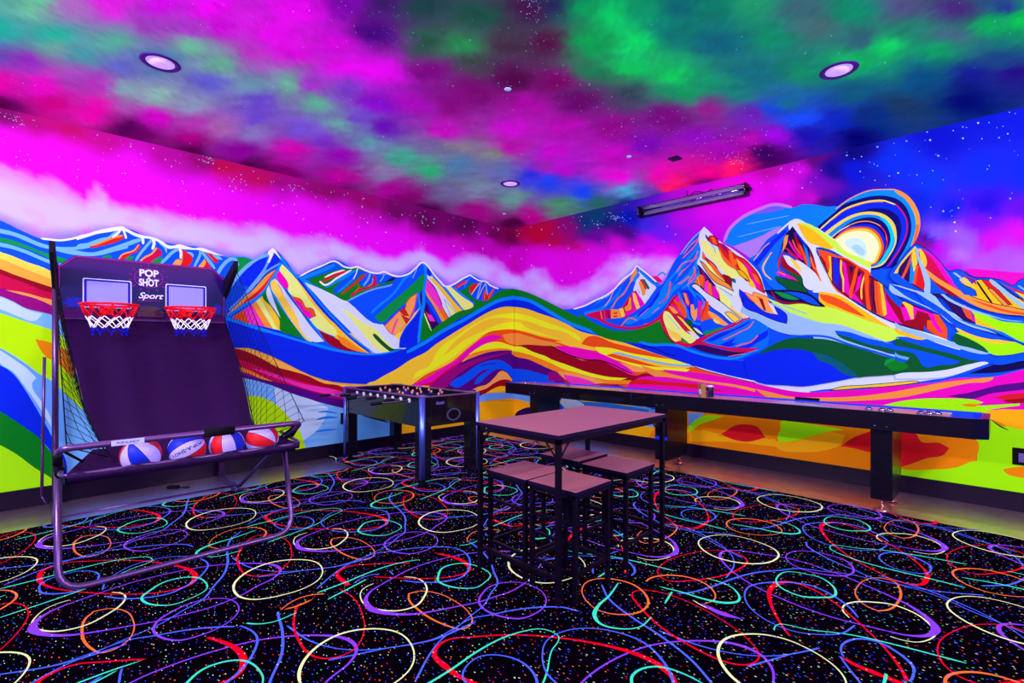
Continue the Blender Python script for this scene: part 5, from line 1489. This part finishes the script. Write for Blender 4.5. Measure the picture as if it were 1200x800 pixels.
for y in (TY0+.0175, TY1-.0175):
    MB().b2(t_(TX0+.03,y-.0125,.12), t_(TX1-.03,y+.0125,.145), .001).build('stretcher', M_blackmetal, table)
MB().lathe([(.006,0),(.005,.003)], 8, (0,0,0), M=Matrix.Translation(t_(-2.20,TY0+.004,TZ-.033)) @ Matrix.Rotation(math.pi/2, 4, 'X')).build('bolt', M_chrome, table)
def make_stool():
    o = empty('backless_stool', (0,0,0)); S = .335; Z = .59; a = S/2
    MB().b2((-a,-a,Z-.02), (a,a,Z), .0015).build('seat', M_wood, o)
    mb = MB(); mb.b2((-a-e,-a-e,Z-.021),(a+e,-a,Z-.001)); mb.b2((-a-e,a,Z-.021),(a+e,a+e,Z-.001)); mb.b2((-a-e,-a,Z-.021),(-a,a,Z-.001)); mb.b2((a,-a,Z-.021),(a+e,a,Z-.001))
    mb.build('edge_band', M_edge, o)
    w = .024
    mb = MB(); k = a-.004
    for s in (-1, 1): mb.b2((-k,s*k,Z-.045),(k,s*(k-w),Z-.02)); mb.b2((s*k,-k+w,Z-.045),(s*(k-w),k-w,Z-.02))
    mb.build('seat_frame', M_blackmetal, o)
    for sx in (-1,1):
        for sy in (-1,1):
            leg = MB().b2((sx*k,sy*k,.005),(sx*(k-w),sy*(k-w),Z-.02),.001).build('leg', M_blackmetal, o)
            MB().lathe([(.012,0),(.014,.005)], 10, (sx*(k-w/2),sy*(k-w/2),0)).build('foot', M_foam, leg)
    for s in (-1, 1):
        MB().b2((-k+w,s*(k-.003),.14),(k-w,s*(k-w+.003),.16),.001).build('footrest', M_blackmetal, o)
        MB().b2((s*(k-.003),-k+w,.14),(s*(k-w+.003),k-w,.16),.001).build('footrest', M_blackmetal, o)
        MB().b2((-k+w,s*(k-.005),.40),(k-w,s*(k-w+.005),.418),.001).build('upper_rail', M_blackmetal, o)
    return o
spots = [((-1.757,2.205), 'square brown stool directly behind the front leg of the bar table, nearest the viewer'),
         ((-2.105,2.20), 'square brown stool at the left end of the bar table, beside the nearest stool'),
         ((-2.17,2.765), 'square brown stool farthest back under the bar table, mostly hidden by the stools around it'),
         ((-1.785,2.735), 'square brown stool on the right under the bar table, in front of the shuffleboard leg')]
proto = make_stool()
for i, ((x, y), lb) in enumerate(spots):
    o = proto if i == 0 else copy_tree(proto)
    o.location = W3(x, y, 0); o.rotation_euler = (0,0,[.015,-.02,.0,.01][i]); tag(o, lb, 'stool', 'stools under the bar table')

# ---------- shuffleboard table along the right wall
SX0, SX1, SY0, SY1 = -5.12, -.10, 4.93, 5.47
S0 = W3((SX0+SX1)/2, (SY0+SY1)/2, 0)
shuf = empty('shuffleboard_table', S0, 0, 'long black shuffleboard table on three box legs against the right wall', 'shuffleboard table')
def s_(x, y, z): return W3(x, y, z)-S0
ZB, ZT = .668, .818
out = [(SX0,SY0), (SX1-.085,SY0), (SX1,SY0+.06), (SX1,SY1-.06), (SX1-.085,SY1), (SX0,SY1)]
inn = [(SX0+.045,SY0+.03), (SX1-.10,SY0+.03), (SX1-.045,SY0+.075), (SX1-.045,SY1-.075), (SX1-.10,SY1-.03), (SX0+.045,SY1-.03)]
mb = MB(); n = 6
V = [s_(x,y,ZB) for x,y in out]+[s_(x,y,ZT) for x,y in out]+[s_(x,y,ZT) for x,y in inn]+[s_(x,y,.765) for x,y in inn]
mb.add(V, [tuple(range(6)), tuple(range(18,24))]+[(r*n+k, r*n+(k+1) % n, (r+1)*n+(k+1) % n, (r+1)*n+k) for r in range(3) for k in range(6)])
mb.mi = [0, 1] + [0]*12 + [1]*6
M_lining = mat('blue_gutter_carpet', (20,60,230), .9, emis=(10,60,230), estr=.35, bump=.3, bscale=200)
cab = mb.build('cradle', [M_blacklam, M_lining], shuf)
bm = bmesh.new(); bm.from_mesh(cab.data); bmesh.ops.bevel(bm, geom=[e_ for e_ in bm.edges if abs(e_.verts[0].co.z-e_.verts[1].co.z) > .1], offset=.006, segments=2, affect='EDGES'); bm.to_mesh(cab.data); bm.free()
M_field2 = mat('lacquered_maple', (190,130,160), .25, bump=.01, var=.1, bscale=20, coat=.3)
MB().b2(s_(SX0+.06,SY0+.034,.766), s_(SX1-.22,SY1-.16,.815), .003).build('playfield', M_field2, shuf)
MB().b2(s_(-1.495,5.435,.818), s_(-1.288,5.475,.842), .003).build('scorekeeper', M_foam, shuf)
for xc in (-4.59, -2.687, -.732):
    leg = MB().b2(s_(xc-.073,SY0+.035,.095), s_(xc+.073,SY1-.03,ZB), .004).build('leg', M_blacklam, shuf)
    for y in (SY0+.075, SY1-.085):
        MB().lathe([(.058,0),(.060,.006),(.035,.02),(.014,.045),(.009,.06),(.009,.098)], 22, s_(xc,y,0)).build('leveling_foot', mat('coppery_foot', (205,120,110), .3, .9), leg)
mb = MB(); mb.b2(s_(-2.615-.147,SY0+.0335,.32), s_(-2.615+.002,SY0+.0345,.355)); mb.build('blue_reflector_strip', mat('blue_tape', (20,40,200), .4, emis=(10,30,220), estr=.35), [o for o in shuf.children if o.name.startswith('leg')][1])
mb = MB()
for xc in (-4.59, -2.687, -.732):
    for d in (-.04, .04): mb.lathe([(.007,0),(.006,.003)], 8, (0,0,0), M=Matrix.Translation(s_(xc+d,SY0,.70)) @ Matrix.Rotation(math.pi/2, 4, 'X'))
mb.build('bolt_heads', M_chrome, shuf)
M_puck = [mat('puck_red', (150,20,50), .3), mat('puck_blue', (30,30,140), .3)]
def puck(px, py, kind, lb, grp):
    x, y, z = at_z(px, py, .825)
    o = empty('shuffleboard_puck', (x, min(max(y, CAMY+SY0+.11), CAMY+SY1-.20), .8155)); tag(o, lb, 'puck', grp)
    MB().lathe([(.022,0),(.027,.002),(.028,.010),(.025,.016),(.018,.018)], 20).build('metal_weight', M_chrome, o)
    MB().lathe([(.017,.018),(.018,.022),(.013,.025),(.0001,.026)], 16).build('puck_cap', M_puck[kind], o)
RG = 'pucks at the right end of the shuffleboard'; LG = 'pucks at the far end of the shuffleboard'
puck(1015,480,1,'puck farthest left of the six at the near end of the shuffleboard',RG); puck(1030,481.7,0,'puck second from the left at the near end of the shuffleboard',RG)
puck(1042.5,480.5,1,'puck third from the left at the near end of the shuffleboard, above the front leg',RG); puck(1079,483.5,1,'puck fourth from the left at the near end of the shuffleboard',RG)
puck(1087.5,485,0,'puck second from the right at the near end of the shuffleboard',RG); puck(1099,484,1,'puck nearest the right end of the shuffleboard',RG)
puck(614,448.4,0,'puck farthest left at the far end of the shuffleboard',LG); puck(619.5,448.3,1,'puck second from the left at the far end of the shuffleboard',LG)
puck(626,448,1,'puck third from the left at the far end of the shuffleboard',LG); puck(637,449.8,0,'puck fourth from the left at the far end, standing apart',LG); puck(666,451,1,'lone puck right of the others at the far end of the shuffleboard',LG)
# wax box and tin on the shuffleboard
bx_, by_, _ = at_z(822.5, 464, .816); RZ = math.atan2(AX[1], AX[0])
boxo = empty('cardboard_box', (bx_, by_, .8155), -math.radians(45)); tag(boxo, 'small upright tan cardboard box with a round white emblem, on the shuffleboard', 'box')
MB().box((0,0,.0675), (.078,.05,.135), .002).build('carton', mat('tan_card', (165,120,60), .7, bump=.1, var=.15), boxo)
MB().lathe([(.029,0),(.029,.001)], 24, M=Matrix.Translation((.012,-.0255,.048)) @ Matrix.Rotation(math.pi/2,4,'X')).build('round_emblem', M_whitep, boxo)
mb = MB()
for k in range(5):
    t = 2*math.pi*k/5+.3; mb.lathe([(.006,0),(.006,.0004)], 6, M=Matrix.Translation((.012+.017*math.cos(t),-.0267,.048+.017*math.sin(t))) @ Matrix.Rotation(math.pi/2,4,'X'))
mb.lathe([(.008,0),(.008,.0004)], 6, M=Matrix.Translation((.012,-.0267,.048)) @ Matrix.Rotation(math.pi/2,4,'X')); mb.build('emblem_marks', M_foam, boxo)
cx_, cy_2, _ = at_z(832, 464.5, .816)
tin = empty('wax_tin', (cx_, cy_2, .8155), -math.radians(45)); tag(tin, 'short dark tin with a silver lid and red label, beside the cardboard box', 'tin')
MB().lathe([(.036,0),(.037,.003),(.037,.098),(.036,.1)], 24).build('tin_body', mat('dark_tin', (40,30,60), .35, .4), tin)
MB().lathe([(.0375,.1),(.0375,.116),(.034,.119),(.0001,.119)], 24).build('tin_lid', mat('silver_lid', (215,205,235), .3, .6, emis=(200,190,230), estr=.2), tin)
def lab(r, z0, z1, a0, a1, m, nm):
    mb = MB(); n = 8; v = [(r*math.cos(a0+(a1-a0)*k/n), r*math.sin(a0+(a1-a0)*k/n), z) for z in (z0, z1) for k in range(n+1)]
    mb.add(v, [(k,k+1,n+2+k,n+1+k) for k in range(n)]); return mb.build(nm, m, tin)
lab(.0374, .012, .062, -2.1, -1.0, mat('yellow_label', (190,150,60), .5), 'label_border'); lab(.0377, .017, .057, -2.02, -1.08, mat('red_label', (150,25,35), .5), 'label')

# ---------- black-light fixture on the right wall
fa, fb = Vector(on_right(751, 248, .07)), Vector(on_right(873.5, 223, .07)); fc = (fa+fb)/2; fl_ = fb.x-fa.x
fix = empty('blacklight_fixture', (fc.x, 0, fc.z)); tag(fix, 'long black ultraviolet tube fixture mounted high on the right wall', 'light fixture')
M_house = mat('black_fixture_housing', (22,10,40), .35, .4); M_refl = mat('polished_reflector', (235,225,240), .3, .9)
def sec(pts, x0, x1, name, m, thick=0):
    n = len(pts); mb = MB(); mb.add([(x0,y,z) for y,z in pts]+[(x1,y,z) for y,z in pts], [(k,k+1,n+k+1,n+k) for k in range(n-1)]); return mb.build(name, m, fix)
hs = [(-.012,.062), (-.10,.062), (-.135,.03), (-.135,-.02), (-.105,-.06), (-.012,-.062)]
mb = MB(); L2 = fl_/2; n = 6
# open front housing: back, top and bottom sheets
mb.b2((-L2,-.012,-.062),(L2,-.004,.062)); mb.b2((-L2,-.115,.055),(L2,-.004,.062)); mb.b2((-L2,-.085,-.062),(L2,-.004,-.055))
mb.build('housing', M_house, fix)
sec([(-.118,.053), (-.075,.05), (-.04,.035), (-.022,.008), (-.026,-.02), (-.05,-.042), (-.083,-.052)], -L2+.02, L2-.02, 'reflector', M_refl)
MB().tube([(-L2+.02,-.065,.012), (L2-.02,-.065,.012)], .017, 14).build('tube', mat('ultraviolet_tube', (150,120,210), .08, 1., emis=(70,30,200), estr=.12), fix)
for s in (-1, 1):
    cap = MB().b2((s*L2,-.125,-.066),(s*(L2+.025),-.002,.068),.004).build('end_cap', M_house, fix)
    mb = MB()
    for z in (-.03, 0, .03): mb.lathe([(.009,0),(.008,.006)], 8, M=Matrix.Translation((s*(L2+.008)-.004,-.125,z)) @ Matrix.Rotation(math.pi/2,4,'X'))
    mb.build('cap_screws', M_chrome, cap)
    if s > 0: MB().tube([(L2+.02,-.06,0),(L2+.06,-.06,0)], .022, 12).build('swivel_knob', M_house, cap)
cab_pts = [(-.05,-.02,.16),(-.04,-.04,.10),(.0,-.05,.075),(.06,-.04,.12),(.13,-.05,.10),(.20,-.04,.07),(.26,-.05,.10),(.30,-.05,.07)]
sm = []
for k in range(len(cab_pts)-1):
    for j in range(4): sm.append(Vector(cab_pts[k]).lerp(Vector(cab_pts[k+1]), j/4))
MB().tube(sm, .005, 6).build('power_cord', M_foam, fix)

# ---------- recessed ceiling lights, sprinkler discs
def downlight(px, py, lb):
    x, y, _ = at_z(px, py, H); o = empty('recessed_ceiling_light', (x, y, H)); tag(o, lb, 'ceiling light', 'round recessed ceiling lights')
    MB().lathe([(.118,0),(.120,-.004),(.112,-.010),(.088,-.006),(.082,-.002)], 40).build('trim_ring', mat('purple_trim_ring', (60,10,120), .4, emis=(60,0,110), estr=.25), o)
    MB().lathe([(.0001,-.0045),(.083,-.0045),(.083,-.001)], 40).build('lens', mat('frosted_lens', (210,180,255), .5, emis=(205,165,255), estr=.85), o)
downlight(188, 73, 'round recessed light with dark ring, on the left of the ceiling'); downlight(983, 82, 'round recessed light with dark ring, on the right of the ceiling')
downlight(598, 215, 'small-looking recessed light at the far end of the ceiling above the room corner')
for px, py, lb in ((595,104,'tiny pale sprinkler disc in the middle of the ceiling'), (737,183,'tiny pale sprinkler disc on the ceiling left of the wall fixture'), (591,250,'tiny pale sprinkler disc closest to the far room corner')):
    x, y, _ = at_z(px, py, H); o = empty('sprinkler_cover', (x, y, H)); tag(o, lb, 'sprinkler', 'small sprinkler discs in the ceiling')
    MB().lathe([(.026,0),(.028,-.004),(.024,-.007),(.0001,-.008)], 20).build('cover_disc', mat('pale_disc', (190,190,245), .5, emis=(170,170,240), estr=.5), o)
    MB().lathe([(.034,0),(.034,-.002)], 20).build('escutcheon', M_house, o)
x, y, _ = at_z(791, 185, H); o = MB().box((x,y,H-.008), (.11,.11,.014), .003).build('junction_box_cover', M_house); tag(o, 'small dark square cover plate on the ceiling above the wall fixture', 'cover plate')
# ---------- outlets, cord, adapter on the floor
p0 = Vector(on_left(403, 490)); o = empty('power_outlet', (0, p0.y, p0.z)); tag(o, 'black wall outlet with a plug in it, left of the foosball table', 'outlet')
MB().b2((.001,-.045,-.07),(.012,.045,.07),.004).build('cover_plate', M_foam, o); MB().b2((.012,-.03,-.01),(.06,.02,.045),.006).build('plug', M_foam, o)
MB().tube([(.05,0,0),(.055,.02,-.06),(.04,.03,-.16),(.03,.02,-.26),(.03,.01,-.40)], .004, 6).build('plug_cord', M_foam, o)
p0 = Vector(on_right(1197.5, 535)); o = empty('power_outlet', (p0.x, 0, p0.z)); tag(o, 'black wall outlet on the green paint at the right edge of the picture', 'outlet')
MB().b2((-.055,-.012,-.07),(.055,-.001,.07),.004).build('cover_plate', M_foam, o); MB().b2((-.02,-.018,-.045),(.02,-.012,.03),.003).build('socket', mat('lavender_socket', (120,100,170), .4), o)
p0 = Vector(at_z(203, 570.5, 0)); z0 = -.012; o = empty('power_adapter', (p0.x, p0.y, z0), math.radians(48)); tag(o, 'small black power adapter lying on the concrete behind the basketball game', 'power adapter')
MB().box((0,0,.014),(.10,.045,.028),.006).build('adapter_body', M_foam, o)
MB().tube([(.05,0,.01),(.09,.01,.006),(.13,-.02,.006),(.14,.02,.006),(.11,.04,.006),(.08,.03,.006)], .004, 6).build('adapter_cord', M_foam, o)
# ------------------------------------------------------------------ camera, lamps, world
cam = bpy.data.cameras.new('camera'); co = bpy.data.objects.new('camera', cam); C.objects.link(co)
cam.sensor_width = 36; cam.lens = F/1200*36; cam.shift_y = (CY-400)/1200
fwd = Vector((AX[1], AY[1], 0)); co.location = (CAMX, CAMY, EYE)
co.rotation_euler = fwd.to_track_quat('-Z', 'Y').to_euler(); cam.clip_start = .02
bpy.context.scene.camera = co
def area(name, loc, size, power, col, rot=(0, 0, 0), shape='DISK', sy=None, spread=math.pi):
    l = bpy.data.lights.new(name, 'AREA'); l.shape = shape; l.size = size
    if sy: l.size_y = sy
    l.energy = power; l.color = col; l.spread = spread
    o = bpy.data.objects.new(name, l); C.objects.link(o); o.location = loc; o.rotation_euler = rot; return o
for x, y in ((1.72, -5.16), (1.6, -1.65), (4.99, -1.72), (5.0, -5.1)):
    area('downlight_lamp', (x, y, H-.03), .15, 9, (.85, .62, 1.0))
# black-light tubes along the two walls behind the camera; they drive the fluorescent paint
def aim(p, q): return (Vector(q)-Vector(p)).to_track_quat('-Z', 'Y').to_euler()
for p, q, e in (((6.6, -7.9, 3.05), (5.0, 0, 1.3), 60), ((3.0, -7.9, 3.05), (1.4, 0, 1.3), 185),
                ((7.9, -6.6, 3.05), (0, -4.6, 1.3), 60), ((7.9, -3.0, 3.05), (0, -1.4, 1.3), 185)):
    area('blacklight_lamp', p, 1.3, e, (.92, .80, .93), aim(p, q), 'RECTANGLE', .12)
w = bpy.data.worlds.new('world'); bpy.context.scene.world = w; w.use_nodes = True
w.node_tree.nodes['Background'].inputs[0].default_value = (.01, .005, .03, 1); w.node_tree.nodes['Background'].inputs[1].default_value = .2
vs = bpy.context.scene.view_settings
vs.view_transform = 'Standard'; vs.look = 'None'; vs.gamma = 1; vs.use_curve_mapping = False; vs.exposure = 0
